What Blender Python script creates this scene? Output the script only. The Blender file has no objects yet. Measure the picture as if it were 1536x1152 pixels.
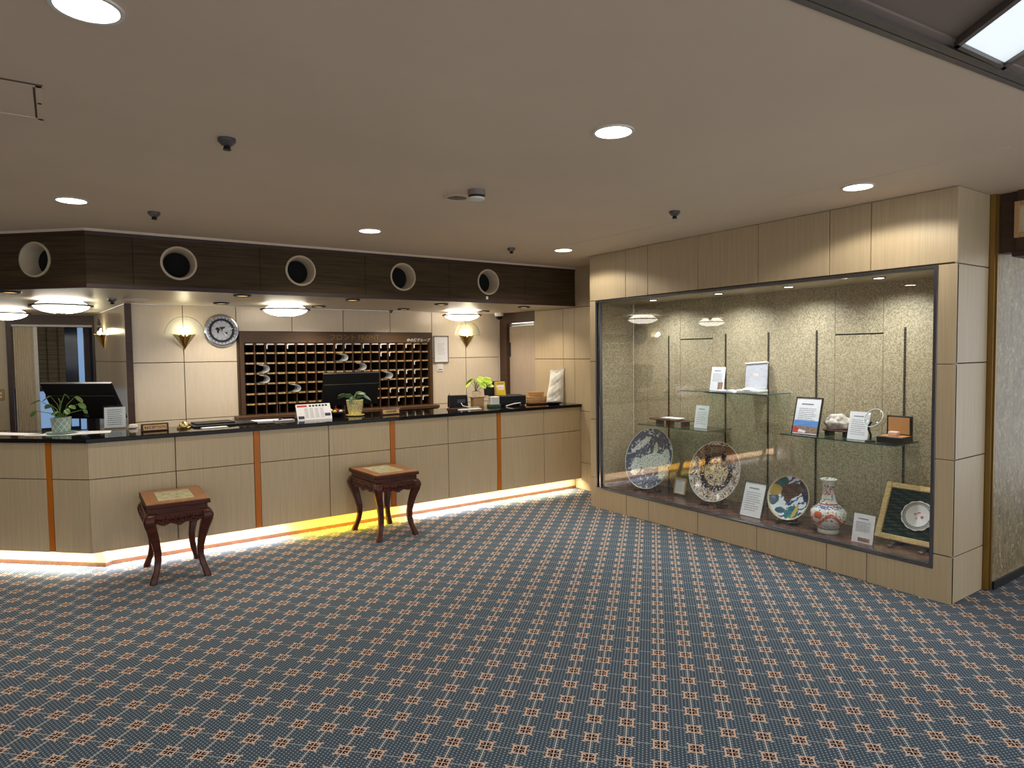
import bpy, bmesh, math, random
from mathutils import Vector, Matrix

# ------------------------------------------------------------------ camera
scene = bpy.context.scene
COL = scene.collection
rad = math.radians


def s(r, g, b):
    f = lambda c: (c / 255 / 12.92) if c / 255 <= .04045 else ((c / 255 + .055) / 1.055) ** 2.4
    return (f(r), f(g), f(b))


YAW, PIT, ROL, FPX = rad(34.55), rad(2.71), rad(0.71), 985.0
fw = Vector((math.sin(YAW) * math.cos(PIT), math.cos(YAW) * math.cos(PIT), -math.sin(PIT)))
rt = Vector((math.cos(YAW), -math.sin(YAW), 0))
dn = fw.cross(rt)
rt2 = rt * math.cos(ROL) + dn * math.sin(ROL)
dn2 = dn * math.cos(ROL) - rt * math.sin(ROL)
cam_d = bpy.data.cameras.new('camera')
cam_d.sensor_width = 36
cam_d.lens = FPX / 1536 * 36
cam_d.clip_start = .02
cam = bpy.data.objects.new('camera', cam_d)
COL.objects.link(cam)
m3 = Matrix((rt2, -dn2, -fw)).transposed()
cam.matrix_world = Matrix.Translation((0, 0, 1.6)) @ m3.to_4x4()
scene.camera = cam

# ------------------------------------------------------------------ world, exposure
world = bpy.data.worlds.new('world')
scene.world = world
world.use_nodes = True
bg = world.node_tree.nodes['Background']
bg.inputs[0].default_value = (.92, .95, 1.0, 1)
bg.inputs[1].default_value = 1.35
vs = scene.view_settings
vs.view_transform = 'Standard'
vs.look = 'None'
vs.exposure = 0.13
vs.gamma = 1.0
vs.use_curve_mapping = False
DOWN_W, DOME_E, LED_E, CASE_W, SCONCE_W = 23, 4.5, 4.0, 36.0, 1.4

# ------------------------------------------------------------------ key dimensions (metres)
CEIL, SOFF = 2.577, 2.132          # lobby ceiling, soffit over the counter
XC, XW = 4.508, 4.965              # display wall face, side wall
YC, YF, YB = 5.81, 5.896, 7.494    # counter front, fascia front, back wall
CT = 1.0                           # counter top
LA = rad(-43)                      # turn of the left counter leg
random.seed(7)


# ------------------------------------------------------------------ node helpers
class X:
    """a scalar socket with arithmetic"""
    def __init__(self, nt, sock): self.nt, self.s = nt, sock

    def op(self, o, *a, clamp=False):
        n = self.nt.nodes.new('ShaderNodeMath'); n.operation = o; n.use_clamp = clamp
        for i, v in enumerate((self,) + a):
            if isinstance(v, X): self.nt.links.new(v.s, n.inputs[i])
            else: n.inputs[i].default_value = v
        return X(self.nt, n.outputs[0])

    def __add__(self, b): return self.op('ADD', b)
    def __sub__(self, b): return self.op('SUBTRACT', b)
    def __mul__(self, b): return self.op('MULTIPLY', b)
    def __truediv__(self, b): return self.op('DIVIDE', b)
    def lt(self, b): return self.op('LESS_THAN', b)
    def gt(self, b): return self.op('GREATER_THAN', b)
    def abs(self): return self.op('ABSOLUTE')
    def max(self, b): return self.op('MAXIMUM', b)
    def min(self, b): return self.op('MINIMUM', b)
    def cell(self): return (self + .5).op('FRACT') - .5
    def cos(self): return self.op('COSINE')
    def sin(self): return self.op('SINE')


class NT:
    def __init__(self, name):
        self.m = bpy.data.materials.new(name); self.m.use_nodes = True
        self.nt = self.m.node_tree
        self.b = self.nt.nodes['Principled BSDF']
        self.tc = self.nt.nodes.new('ShaderNodeTexCoord')

    def node(self, t, **k):
        n = self.nt.nodes.new(t)
        for a, v in k.items(): setattr(n, a, v)
        return n

    def link(self, a, b): self.nt.links.new(a, b)

    def coord(self, scale=(1, 1, 1), rot=(0, 0, 0), loc=(0, 0, 0), kind='Object'):
        mp = self.node('ShaderNodeMapping')
        mp.inputs['Scale'].default_value = scale; mp.inputs['Rotation'].default_value = rot
        mp.inputs['Location'].default_value = loc
        self.link(self.tc.outputs[kind], mp.inputs[0]); return mp.outputs[0]

    def xyz(self, sock=None):
        n = self.node('ShaderNodeSeparateXYZ'); self.link(sock or self.tc.outputs['Object'], n.inputs[0])
        return [X(self.nt, o) for o in n.outputs]

    def noise(self, vec, scale=5, detail=3, rough=.55, dist=0):
        n = self.node('ShaderNodeTexNoise')
        n.inputs['Scale'].default_value = scale; n.inputs['Detail'].default_value = detail
        n.inputs['Roughness'].default_value = rough; n.inputs['Distortion'].default_value = dist
        self.link(vec, n.inputs['Vector']); return X(self.nt, n.outputs[0])

    def voronoi(self, vec, scale=5, out='Distance'):
        n = self.node('ShaderNodeTexVoronoi'); n.inputs['Scale'].default_value = scale
        self.link(vec, n.inputs['Vector']); return n.outputs[out]

    def mix(self, f, a, b):
        n = self.node('ShaderNodeMix', data_type='RGBA')
        if isinstance(f, X): self.link(f.s, n.inputs[0])
        else: n.inputs[0].default_value = f
        for i, v in ((6, a), (7, b)):
            if isinstance(v, tuple): n.inputs[i].default_value = (*v, 1)
            else: self.link(v, n.inputs[i])
        return n.outputs[2]

    def color(self, sock): self.link(sock, self.b.inputs['Base Color'])

    def bump(self, x, strength=.2, dist=.01):
        n = self.node('ShaderNodeBump'); n.inputs['Strength'].default_value = strength
        n.inputs['Distance'].default_value = dist
        self.link(x.s, n.inputs['Height']); self.link(n.outputs[0], self.b.inputs['Normal'])


def pm(name, col, rough=.5, metal=0, grain=None, amt=.12, bump=0, spec=.5, emit=0, ecol=None, trans=0, detail=3):
    t = NT(name); b = t.b
    b.inputs['Base Color'].default_value = (*col, 1)
    b.inputs['Roughness'].default_value = rough; b.inputs['Metallic'].default_value = metal
    b.inputs['Specular IOR Level'].default_value = spec
    if trans: b.inputs['Transmission Weight'].default_value = trans
    g = grain or (30, 30, 30)
    n = t.noise(t.coord(g), 1, detail)
    f = ((n - .5) * 2.2 + .5).op('MAXIMUM', 0).min(1)
    lo = tuple(max(0, c * (1 - amt)) for c in col); hi = tuple(min(1, c * (1 + amt)) for c in col)
    t.color(t.mix(f, lo, hi))
    if bump: t.bump(n, bump, .004)
    if emit:
        b.inputs['Emission Color'].default_value = (*(ecol or col), 1)
        b.inputs['Emission Strength'].default_value = emit
    return t.m


M = {}
M['laminate'] = pm('beige_laminate', s(194, 175, 142), .42, grain=(90, 90, 2.2), amt=.10, bump=.03)
M['laminate_wall'] = pm('cream_wall_panel', s(226, 211, 188), .22, grain=(40, 40, 8), amt=.03)
M['groove'] = pm('groove', s(92, 72, 52), .8, amt=.1)
M['fascia'] = pm('dark_fascia_veneer', s(72, 58, 40), .7, grain=(2.5, 2.5, 70), amt=.38, bump=.05, spec=.2)
M['darkwood'] = pm('dark_brown_wood', s(70, 48, 34), .45, grain=(4, 4, 40), amt=.25)
M['rackwood'] = pm('rack_wood', s(78, 54, 32), .5, grain=(3, 3, 60), amt=.25)
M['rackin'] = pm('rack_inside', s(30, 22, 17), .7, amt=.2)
M['trimred'] = pm('dark_trim', s(58, 36, 28), .5, amt=.15)
M['ceiling'] = pm('ceiling_paint', s(228, 209, 186), .62, grain=(1.2, 1.2, 1.2), amt=.04)
M['soffit'] = pm('soffit_paint', s(214, 202, 184), .38, grain=(1.5, 9, 3), amt=.04)
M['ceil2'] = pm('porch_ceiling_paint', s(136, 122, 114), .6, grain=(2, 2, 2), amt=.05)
M['track'] = pm('track_metal', s(104, 98, 96), .45, .3, amt=.1)
M['black'] = pm('matt_black', s(14, 14, 15), .45, amt=.2)
M['blackhole'] = pm('duct_black', s(8, 8, 8), .9, amt=.2)
M['plastic'] = pm('black_plastic', s(17, 17, 18), .5, amt=.15, spec=.25)
M['white'] = pm('white_plastic', s(232, 230, 224), .4, amt=.03)
M['paper'] = pm('white_paper', s(238, 238, 240), .7, amt=.02)
M['ink'] = pm('print_ink', s(70, 72, 86), .8, amt=.1)
M['greyink'] = pm('pale_print_ink', s(136, 138, 150), .8, amt=.1)
M['orange'] = pm('orange_strip', s(188, 106, 20), .4, grain=(20, 20, 3), amt=.08)
M['chrome'] = pm('chrome', s(196, 198, 202), .16, 1, amt=.05)
M['steel'] = pm('dark_steel', s(120, 120, 126), .28, .9, grain=(60, 60, 4), amt=.15)
M['brass'] = pm('brass', s(216, 190, 132), .3, 1, grain=(50, 50, 50), amt=.12)
M['goldframe'] = pm('gold_frame', s(226, 196, 138), .42, .4, grain=(70, 70, 70), amt=.25, bump=.3)
M['goldtrim'] = pm('antique_gold_trim', s(150, 118, 58), .35, .6, grain=(40, 40, 3), amt=.15)
M['rosewood'] = pm('rosewood', s(78, 36, 24), .3, grain=(9, 9, 40), amt=.4, spec=.4)
M['stooltop'] = pm('stool_top_wood', s(154, 100, 56), .3, grain=(40, 5, 20), amt=.16, spec=.6)
M['ring'] = pm('duct_sleeve', s(198, 182, 156), .5, amt=.06)
M['plinth'] = pm('pale_plinth', s(232, 206, 172), .5, grain=(3, 30, 30), amt=.06)
M['kick'] = pm('brown_kick_edge', s(120, 84, 62), .6, amt=.15)
M['doorgrey'] = pm('taupe_door', s(178, 160, 142), .4, grain=(30, 30, 3), amt=.05)
M['curtain'] = pm('cream_pleated_vinyl', s(226, 212, 188), .5, amt=.04)
M['shelfglass_edge'] = pm('green_glass_edge', s(60, 92, 88), .1, amt=.1)
M['brownfloor'] = pm('display_floor', s(92, 60, 48), .25, grain=(20, 4, 20), amt=.2)
M['gold_tag'] = pm('brass_plate', s(206, 172, 116), .45, .1, grain=(60, 60, 60), amt=.18)
M['tealpot'] = pm('sage_pot', s(148, 172, 160), .4, amt=.05)
M['leaf'] = pm('leaf_green', s(84, 118, 48), .45, grain=(40, 40, 40), amt=.3)
M['leafdark'] = pm('dark_leaf_green', s(60, 92, 66), .4, grain=(40, 40, 40), amt=.4)
M['leaflime'] = pm('lime_leaf', s(176, 208, 52), .45, grain=(40, 40, 40), amt=.15)
M['soil'] = pm('soil', s(50, 38, 28), .9, amt=.3)
M['kraft'] = pm('kraft_wood', s(190, 152, 104), .6, grain=(8, 8, 60), amt=.12)
M['basket'] = pm('woven_basket', s(212, 168, 112), .6, grain=(120, 120, 160), amt=.3, bump=.4)
M['cloth'] = pm('white_cloth', s(238, 234, 222), .8, grain=(25, 25, 25), amt=.04, bump=.3)
M['red'] = pm('red_print', s(206, 66, 58), .6, amt=.08)
M['navy'] = pm('navy_print', s(48, 52, 84), .6, amt=.08)
M['yellow'] = pm('yellow_print', s(232, 196, 60), .6, amt=.1)
M['greenvelvet'] = pm('dark_green_velvet', s(14, 40, 36), .95, grain=(120, 120, 120), amt=.3, spec=.1)
M['shade'] = pm('dark_woven_blind', s(122, 110, 88), .8, grain=(4, 40, 60), amt=.35)
M['blindrib'] = pm('blind_rib', s(52, 44, 34), .8, amt=.2)
M['navyglass'] = pm('dark_blue_pane', s(40, 50, 64), .12, amt=.1)
M['bluelight'] = pm('daylit_pane', s(150, 180, 214), .2, amt=.05, emit=.55, ecol=s(132, 168, 214))
M['clay'] = pm('rock', s(206, 196, 182), .7, grain=(26, 26, 26), amt=.45, bump=.6, detail=6)
M['pinkpad'] = pm('pink_cushion', s(232, 196, 178), .7, amt=.04)
M['tanlining'] = pm('tan_lining', s(190, 138, 84), .7, amt=.08)
M['silverbox'] = pm('silver_case_lid', s(188, 188, 196), .35, .15, amt=.04)
M['skyprint'] = pm('sky_print', s(96, 150, 216), .5, amt=.08)
M['picprint'] = pm('photo_print', s(150, 120, 104), .6, grain=(90, 90, 90), amt=.6)
M['mirror_ring'] = pm('clock_grey', s(176, 178, 182), .35, .6, amt=.08)
M['smoked'] = pm('smoke_grey_disc', s(118, 108, 94), .6, amt=.08)
M['wall_tan'] = pm('tan_wall', s(206, 190, 160), .5, amt=.04)
M['soffit_cup'] = pm('amber_reflector', s(196, 150, 86), .3, .5, amt=.1, emit=1.6, ecol=s(255, 206, 136))
M['lamp_white'] = pm('lit_opal_glass', s(255, 248, 232), .4, amt=.0, emit=DOME_E, ecol=(1, .93, .80))
M['down_lit'] = pm('lit_downlight_lens', s(255, 250, 238), .4, amt=0, emit=12, ecol=(1, .95, .84))
M['case_lit'] = pm('lit_case_lens', s(250, 252, 255), .4, amt=0, emit=8, ecol=(.93, .97, 1))
M['sconce_lit'] = pm('lit_sconce_bulb', s(255, 246, 206), .4, amt=0, emit=14, ecol=(1, .92, .62))
M['sky_panel'] = pm('lit_ceiling_panel', s(236, 246, 248), .4, amt=.02, emit=.72, ecol=(.86, .95, 1))
M['led_white'] = pm('led_white', s(255, 246, 236), .4, amt=0, emit=LED_E, ecol=(1, .88, .76))
M['led_warm'] = pm('led_warm', s(255, 236, 190), .4, amt=0, emit=LED_E, ecol=(1, .84, .55))
M['led_yellow'] = pm('led_yellow', s(255, 214, 40), .4, amt=0, emit=LED_E * .8, ecol=(1, .62, .02))

# black granite
t = NT('black_granite'); n = t.noise(t.coord((1, 1, 1)), 140, 3)
t.color(t.mix(n.gt(.66), s(20, 18, 18), s(70, 64, 58))); t.b.inputs['Roughness'].default_value = .07
t.b.inputs['Specular IOR Level'].default_value = .2
M['granite'] = t.m

# clear glass: a real reflecting, see-through pane
def glass(name, tint, ior=1.5):
    m_ = bpy.data.materials.new(name); m_.use_nodes = True; nt = m_.node_tree
    nt.nodes.clear()
    o = nt.nodes.new('ShaderNodeOutputMaterial'); mx = nt.nodes.new('ShaderNodeMixShader')
    tr = nt.nodes.new('ShaderNodeBsdfTransparent'); gl = nt.nodes.new('ShaderNodeBsdfGlossy')
    f0 = ((ior - 1) / (ior + 1)) ** 2
    ge = nt.nodes.new('ShaderNodeNewGeometry'); dt = nt.nodes.new('ShaderNodeVectorMath'); dt.operation = 'DOT_PRODUCT'
    nt.links.new(ge.outputs['Normal'], dt.inputs[0]); nt.links.new(ge.outputs['Incoming'], dt.inputs[1])
    fr = (((X(nt, dt.outputs['Value']).abs() * -1 + 1).op('POWER', 5)) * (1 - f0) + f0).s.node
    tr.inputs[0].default_value = (*tint, 1); gl.inputs['Roughness'].default_value = .0
    nt.links.new(fr.outputs[0], mx.inputs[0]); nt.links.new(tr.outputs[0], mx.inputs[1])
    nt.links.new(gl.outputs[0], mx.inputs[2]); nt.links.new(mx.outputs[0], o.inputs[0])
    return m_
M['glass'] = glass('showcase_glass', (.98, .985, .98), 1.85)
M['acryl'] = glass('clear_acrylic', (.93, .95, .95), 1.5)
M['shelfglass'] = glass('shelf_glass', (.80, .90, .87), 1.4)
t = NT('frosted_sheet'); t.b.inputs['Base Color'].default_value = (.8, .82, .82, 1)
t.b.inputs['Roughness'].default_value = .25; t.b.inputs['Alpha'].default_value = .55
M['sheet'] = t.m

# sparkling foil wallpaper in the showcase
t = NT('gold_foil_paper'); c = t.coord((1, 1, 1))
n = t.noise(c, 120, 3); n2 = t.noise(c, 3, 3)
col = t.mix(n2, s(192, 177, 146), s(211, 197, 168))
t.color(t.mix(((n - .5) * 5 + .5).op('MAXIMUM', 0).min(1), s(150, 134, 100), col))
t.b.inputs['Roughness'].default_value = .42; t.b.inputs['Metallic'].default_value = .15
t.bump(n, .5, .004)
M['foil'] = t.m
# slotted metal standard
t = NT('slotted_standard'); x, y, z = t.xyz()
t.color(t.mix(((z * 42).op('FRACT')).lt(.45), s(16, 14, 12), s(74, 66, 48))); t.b.inputs['Roughness'].default_value = .5
M['slotted'] = t.m
# marble-flake wall
t = NT('flaked_stone_wall'); c = t.coord((1, 1, 1)); c = t.coord((1, 1, .45)); n = t.noise(c, 11, 5, .6, 2.5); n2 = t.noise(c, 34, 4, .6, 2.5)
col = t.mix(((n - .5) * 4 + .5).op('MAXIMUM', 0).min(1), s(112, 96, 64), s(152, 134, 94))
t.color(t.mix(n2.gt(.60), col, s(190, 178, 140))); t.b.inputs['Roughness'].default_value = .4
M['flake'] = t.m
# pale green marble
t = NT('pale_green_marble'); n = t.noise(t.coord((1, 1, 1)), 9, 5, .6, 3)
t.color(t.mix(((n - .5) * 4 + .5).op('MAXIMUM', 0).min(1), s(158, 160, 122), s(206, 200, 160))); t.b.inputs['Roughness'].default_value = .12
M['marble'] = t.m

# carpet -----------------------------------------------------------
t = NT('patterned_carpet'); x, y, z = t.xyz()
px, py = x - 2.165, y - 2.198
ca, sa, P = math.cos(rad(43.4)), math.sin(rad(43.4)), .1395
u = (px * ca + py * sa) / P; v = (py * ca - px * sa) / P
cu, cv = u.cell(), v.cell()
a, b_ = cu.abs(), cv.abs()
mx_, mn_ = a.max(b_), a.min(b_)
edge = mn_.gt(.175) * .035 + (mn_ * (2 * math.pi / .11)).cos() * .008 + .212
tan = mx_.lt(edge)
dark = mn_.gt(.017) * mx_.lt(.155) * ((mx_ - mn_).gt(.026).max(mx_.lt(.085)))
core = mx_.lt(.03)
line1 = b_.lt(.017); line2 = a.lt(.014)
DN = 9
dv = v * DN; du = u * DN + (dv.op('FLOOR').op('MODULO', 2.0)) * .5
ddx, ddy = du.cell().abs() if False else (du.op('FRACT') - .5).abs(), (dv.op('FRACT') - .5).abs()
dot = (ddx * ddx + ddy * ddy).lt(.05) * (mx_.gt(.24))
nz = t.noise(t.coord((1, 1, 1)), 420, 2); nb = t.noise(t.coord((1, 1, 1)), 1.3, 2)
col = t.mix(nz, s(62, 78, 92), s(94, 112, 128))
col = t.mix(dot, col, s(180, 190, 196))
col = t.mix(line2, col, s(206, 204, 198))
col = t.mix(line1, col, s(232, 224, 214))
col = t.mix(tan, col, s(240, 210, 188))
col = t.mix(dark, col, s(44, 32, 40))
t.color(t.mix(nb * .12, col, s(60, 60, 66))); t.b.inputs['Roughness'].default_value = .95
t.b.inputs['Specular IOR Level'].default_value = .1
t.bump(nz, .5, .004)
M['carpet'] = t.m


# ------------------------------------------------------------------ mesh helpers
class MB:
    def __init__(self, mat=None):
        self.v, self.f, self.M = [], [], mat or Matrix.Identity(4)

    def add(self, vs_, fs):
        o = len(self.v)
        self.v += [tuple(self.M @ Vector(p)) for p in vs_]
        self.f += [tuple(i + o for i in f) for f in fs]; return self

    def box(self, x0, x1, y0, y1, z0, z1):
        return self.add([(x0, y0, z0), (x1, y0, z0), (x1, y1, z0), (x0, y1, z0), (x0, y0, z1), (x1, y0, z1), (x1, y1, z1), (x0, y1, z1)],
                        [(0, 3, 2, 1), (4, 5, 6, 7), (0, 1, 5, 4), (1, 2, 6, 5), (2, 3, 7, 6), (3, 0, 4, 7)])

    def prism(self, poly, z0, z1, plane='xy'):
        """polygon extruded; plane xy: along z, yz: along x, xz: along y"""
        n = len(poly)
        g = {'xy': lambda p, h: (p[0], p[1], h), 'yz': lambda p, h: (h, p[0], p[1]), 'xz': lambda p, h: (p[0], h, p[1])}[plane]
        vs_ = [g(p, z0) for p in poly] + [g(p, z1) for p in poly]
        fs = [tuple(range(n))[::-1], tuple(range(n, 2 * n))] + [(i, (i + 1) % n, (i + 1) % n + n, i + n) for i in range(n)]
        return self.add(vs_, fs)

    def lathe(self, prof, n=24, c=(0, 0, 0), closed=False, sx=1, sy=1):
        vs_, fs = [], []
        for r, z in prof:
            for i in range(n):
                a_ = 2 * math.pi * i / n
                vs_.append((c[0] + r * sx * math.cos(a_), c[1] + r * sy * math.sin(a_), c[2] + z))
        k = len(prof)
        for j in range(k - 1 + (1 if closed else 0)):
            j2 = (j + 1) % k
            for i in range(n):
                i2 = (i + 1) % n
                fs.append((j * n + i, j * n + i2, j2 * n + i2, j2 * n + i))
        if not closed:
            if prof[0][0] > 1e-6: fs.append(tuple(range(n))[::-1])
            if prof[-1][0] > 1e-6: fs.append(tuple((k - 1) * n + i for i in range(n)))
        return self.add(vs_, fs)

    def tube(self, pts, r, n=8):
        pts = [Vector(p) for p in pts]; rr = r if isinstance(r, (list, tuple)) else [r] * len(pts)
        vs_, fs = [], []; up = None
        for i, p in enumerate(pts):
            d = (pts[min(i + 1, len(pts) - 1)] - pts[max(i - 1, 0)]).normalized()
            if up is None: up = Vector((0, 0, 1)) if abs(d.z) < .9 else Vector((1, 0, 0))
            a_ = d.cross(up).normalized(); b2 = a_.cross(d).normalized(); up = b2
            for k in range(n):
                w = 2 * math.pi * k / n
                vs_.append(tuple(p + a_ * math.cos(w) * rr[i] + b2 * math.sin(w) * rr[i]))
        for i in range(len(pts) - 1):
            for k in range(n):
                k2 = (k + 1) % n
                fs.append((i * n + k, i * n + k2, (i + 1) * n + k2, (i + 1) * n + k))
        fs += [tuple(range(n))[::-1], tuple((len(pts) - 1) * n + k for k in range(n))]
        return self.add(vs_, fs)

    def sheet(self, rows):
        """grid of points rows[i][j] -> surface"""
        a_, b2 = len(rows), len(rows[0])
        return self.add([p for r in rows for p in r],
                        [(i * b2 + j, i * b2 + j + 1, (i + 1) * b2 + j + 1, (i + 1) * b2 + j) for i in range(a_ - 1) for j in range(b2 - 1)])

    def mesh(self, name, mat, smooth=False, bevel=0, seg=1):
        me = bpy.data.meshes.new(name)
        bm = bmesh.new()
        vs_ = [bm.verts.new(p) for p in self.v]
        for f in self.f:
            try: bm.faces.new([vs_[i] for i in f])
            except ValueError: pass
        bmesh.ops.remove_doubles(bm, verts=bm.verts, dist=1e-6)
        bmesh.ops.recalc_face_normals(bm, faces=bm.faces)
        if bevel:
            bmesh.ops.bevel(bm, geom=[e for e in bm.edges], offset=bevel, segments=seg, affect='EDGES', profile=.5)
        if smooth:
            for f in bm.faces: f.smooth = True
        bm.to_mesh(me); bm.free()
        if smooth:
            try: me.set_sharp_from_angle(angle=rad(40))
            except Exception: pass
        me.materials.append(M[mat] if isinstance(mat, str) else mat)
        return me

    def build(self, name, mat, parent=None, smooth=False, bevel=0, seg=1, loc=None, rz=0):
        return link(name, self.mesh(name, mat, smooth, bevel, seg), parent, loc, rz)


def link(name, data, parent=None, loc=None, rz=0):
    o = bpy.data.objects.new(name, data); COL.objects.link(o)
    if parent: o.parent = parent
    if loc: o.location = loc
    if rz: o.rotation_euler = (0, 0, rz)
    return o


def tag(o, label=None, cat=None, group=None, kind=None):
    if label: o['label'] = label
    if cat: o['category'] = cat
    if group: o['group'] = group
    if kind: o['kind'] = kind
    return o


def thing(name, label, cat, loc=(0, 0, 0), rz=0, group=None):
    o = bpy.data.objects.new(name, None); COL.objects.link(o)
    o.empty_display_size = .05
    o.location = loc; o.rotation_euler = (0, 0, rz)
    return tag(o, label, cat, group)


def struct(name, label=None):
    o = bpy.data.objects.new(name, None); COL.objects.link(o); o.empty_display_size = .05
    return tag(o, label, None, None, 'structure')


def T(x=0, y=0, z=0, rz=0, rx=0, ry=0):
    return Matrix.Translation((x, y, z)) @ Matrix.Rotation(rz, 4, 'Z') @ Matrix.Rotation(rx, 4, 'X') @ Matrix.Rotation(ry, 4, 'Y')


def lamp(name, kind, loc, energy, color, parent=None, **k):
    d = bpy.data.lights.new(name, kind); d.energy = energy; d.color = color
    rot = k.pop('rot', None)
    for a_, v_ in k.items(): setattr(d, a_, v_)
    o = bpy.data.objects.new(name, d); COL.objects.link(o); o.location = loc
    if rot: o.rotation_euler = rot
    if parent: o.parent = parent
    return o


def text_mesh(body, size, mat, extrude=.0006, offset=0, shear=0, align='CENTER'):
    c = bpy.data.curves.new('lettering', 'FONT'); c.body = body; c.size = size; c.extrude = extrude
    c.offset = offset; c.shear = shear; c.align_x = align; c.align_y = 'CENTER'; c.resolution_u = 2
    o = bpy.data.objects.new('lettering_tmp', c); COL.objects.link(o)
    dg = bpy.context.evaluated_depsgraph_get()
    me = bpy.data.meshes.new_from_object(o.evaluated_get(dg))
    bpy.data.objects.remove(o); bpy.data.curves.remove(c)
    me.transform(Matrix.Rotation(rad(90), 4, 'X'))      # stands up, reads from -y
    me.materials.clear(); me.materials.append(M[mat]); return me


def lines(mb, x0, x1, z1, z0, rows, y, h=.004, seed=1, short=.35, words=True):
    """rows of tiny illegible print on the plane y"""
    rnd = random.Random(seed)
    for i in range(rows):
        z = z1 - (z1 - z0) * (i + .5) / rows; x = x0
        end = x1 - (x1 - x0) * (rnd.random() * short if i % 3 == 2 else .04)
        while x < end:
            w = (x1 - x0) * rnd.uniform(.06, .2) if words else end - x
            mb.box(x, min(x + w, end), y - .0004, y + .0004, z - h / 2, z + h / 2); x += w + (x1 - x0) * .03


# ================================================================== THE ROOM
fl = MB().box(-7, 9, -2.6, 12.5, -.06, 0).build('floor', 'carpet')
tag(fl, 'blue-grey carpet with a grid of tan flower squares', kind='structure')
c_ = MB().prism([(-7, 1.831), (9, .492), (9, 12.5), (-7, 12.5)], CEIL, CEIL + .08).build('ceiling', 'ceiling')
tag(c_, 'smooth taupe lobby ceiling', kind='structure')
MB().box(3.86, 3.885, 1.3, 5.85, CEIL - .0025, CEIL + .01).build('board_joint', 'ceiling', c_, bevel=.002)
# ceiling beyond the shutter track, over the camera
tr_ = struct('trim_1', 'dark metal shutter track across the ceiling')
d0, d1 = Vector((-7, 1.831)), Vector((9, .492))
dd = (d1 - d0).normalized(); nn = Vector((-dd.y, dd.x))
if nn.y > 0: nn = -nn
def strip(w0, w1, z0, z1, mat, nm):
    a0, a1, b0, b1 = d0 + nn * w0, d1 + nn * w0, d0 + nn * w1, d1 + nn * w1
    MB().prism([tuple(a0), tuple(a1), tuple(b1), tuple(b0)], z0, z1).build(nm, mat, tr_)
strip(0, .022, CEIL - .004, CEIL + .02, 'track', 'track_lip')
strip(.022, .027, CEIL + .012, CEIL + .03, 'black', 'track_slot')
strip(.027, .058, CEIL - .004, CEIL + .02, 'track', 'track_rail')
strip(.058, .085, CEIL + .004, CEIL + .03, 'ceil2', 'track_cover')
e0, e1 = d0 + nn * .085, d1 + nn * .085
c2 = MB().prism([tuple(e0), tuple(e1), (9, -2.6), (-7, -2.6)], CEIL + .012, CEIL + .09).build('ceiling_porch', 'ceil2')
tag(c2, 'grey-brown ceiling beyond the shutter track', kind='structure')
# luminous ceiling panel
lp = thing('ceiling_light_panel', 'glowing white skylight panel in the ceiling at top right', 'light', (2.42, .95, CEIL))
ed = Vector((-.163, -.204)).normalized()
def par(w0, w1, l0, l1, z0, z1):
    ax = Vector((.998, -.055))
    P_ = [ax * w0 + ed * l0, ax * w1 + ed * l0, ax * w1 + ed * l1, ax * w0 + ed * l1]
    return MB().prism([tuple(p) for p in P_], z0, z1)
par(0, .30, .0, 1.4, .002, .008).build('diffuser', 'sky_panel', lp)
par(-.022, 0, -.02, 1.4, -.012, .01).build('frame_bar', 'track', lp)
par(.30, .322, -.02, 1.4, -.012, .01).build('frame_bar', 'track', lp)
par(-.022, .322, -.02, 0, -.012, .01).build('frame_bar', 'track', lp)
lamp('panel_glow', 'AREA', (2.1, .35, CEIL - .03), 5, (.86, .94, 1), shape='RECTANGLE', size=.3, size_y=.8)


def panel_x(par_, x, y0, y1, z0, z1, mat='laminate', th=.018, g=.003):
    """panel in a plane x = const, face towards -x"""
    return MB().box(x, x + th, y0 + g, y1 - g, z0 + g, z1 - g).build('panel', mat, par_, bevel=.0015)


def panel_y(par_, y, x0, x1, z0, z1, mat='laminate', th=.018, g=.003):
    return MB().box(x0 + g, x1 - g, y, y + th, z0 + g, z1 - g).build('panel', mat, par_, bevel=.0015)


# ---- display wall
wr = struct('wall_right', 'beige laminate wall around the glass showcase')
Y1, Y0 = 5.12, 1.765
WY1, WY0, WZ0, WZ1 = 5.033, 1.872, .203, 2.112
bk = MB()
bk.box(XC + .016, XC + .05, WY1, Y1 - .001, .001, CEIL - .001).box(XC + .016, XC + .05, Y0 + .017, WY0, .001, CEIL - .001)
bk.box(XC + .016, XC + .05, WY0, WY1, .001, WZ0 - .001).box(XC + .016, XC + .05, WY0, WY1, WZ1 + .001, CEIL - .001)
bk.box(XC + .03, XW + .02, Y0 + .016, Y0 + .05, .001, CEIL - .001)
bk.box(XC + .016, XW - .001, Y1 - .02, Y1 - .001, .001, CEIL - .001)
bk.build('backing', 'groove', wr)
sy = [5.12, 4.604, 4.314, 3.735, 3.150, 2.574, 2.286, 1.765]
for a0, a1 in zip(sy[1:], sy[:-1]): panel_x(wr, XC, a0, a1, 2.118, CEIL)
g = .003
def polyp(poly):
    cx = sum(p[0] for p in poly) / len(poly); cz = sum(p[1] for p in poly) / len(poly)
    MB().prism(poly, XC, XC + .018, 'yz').build('panel', 'laminate', wr)
polyp([(4.604 + g, 0), (5.12, 0), (5.12, .306), (5.033, .306), (5.033, .2), (4.604 + g, .2)])
polyp([(1.765, 0), (2.286 - g, 0), (2.286 - g, .2), (1.872, .2), (1.872, .296), (1.765, .296)])
for a0, a1 in zip(sy[2:-1], sy[1:-2]): panel_x(wr, XC, a0, a1, 0, .203)
zs = [.306, .908, 1.502, 2.118]
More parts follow.
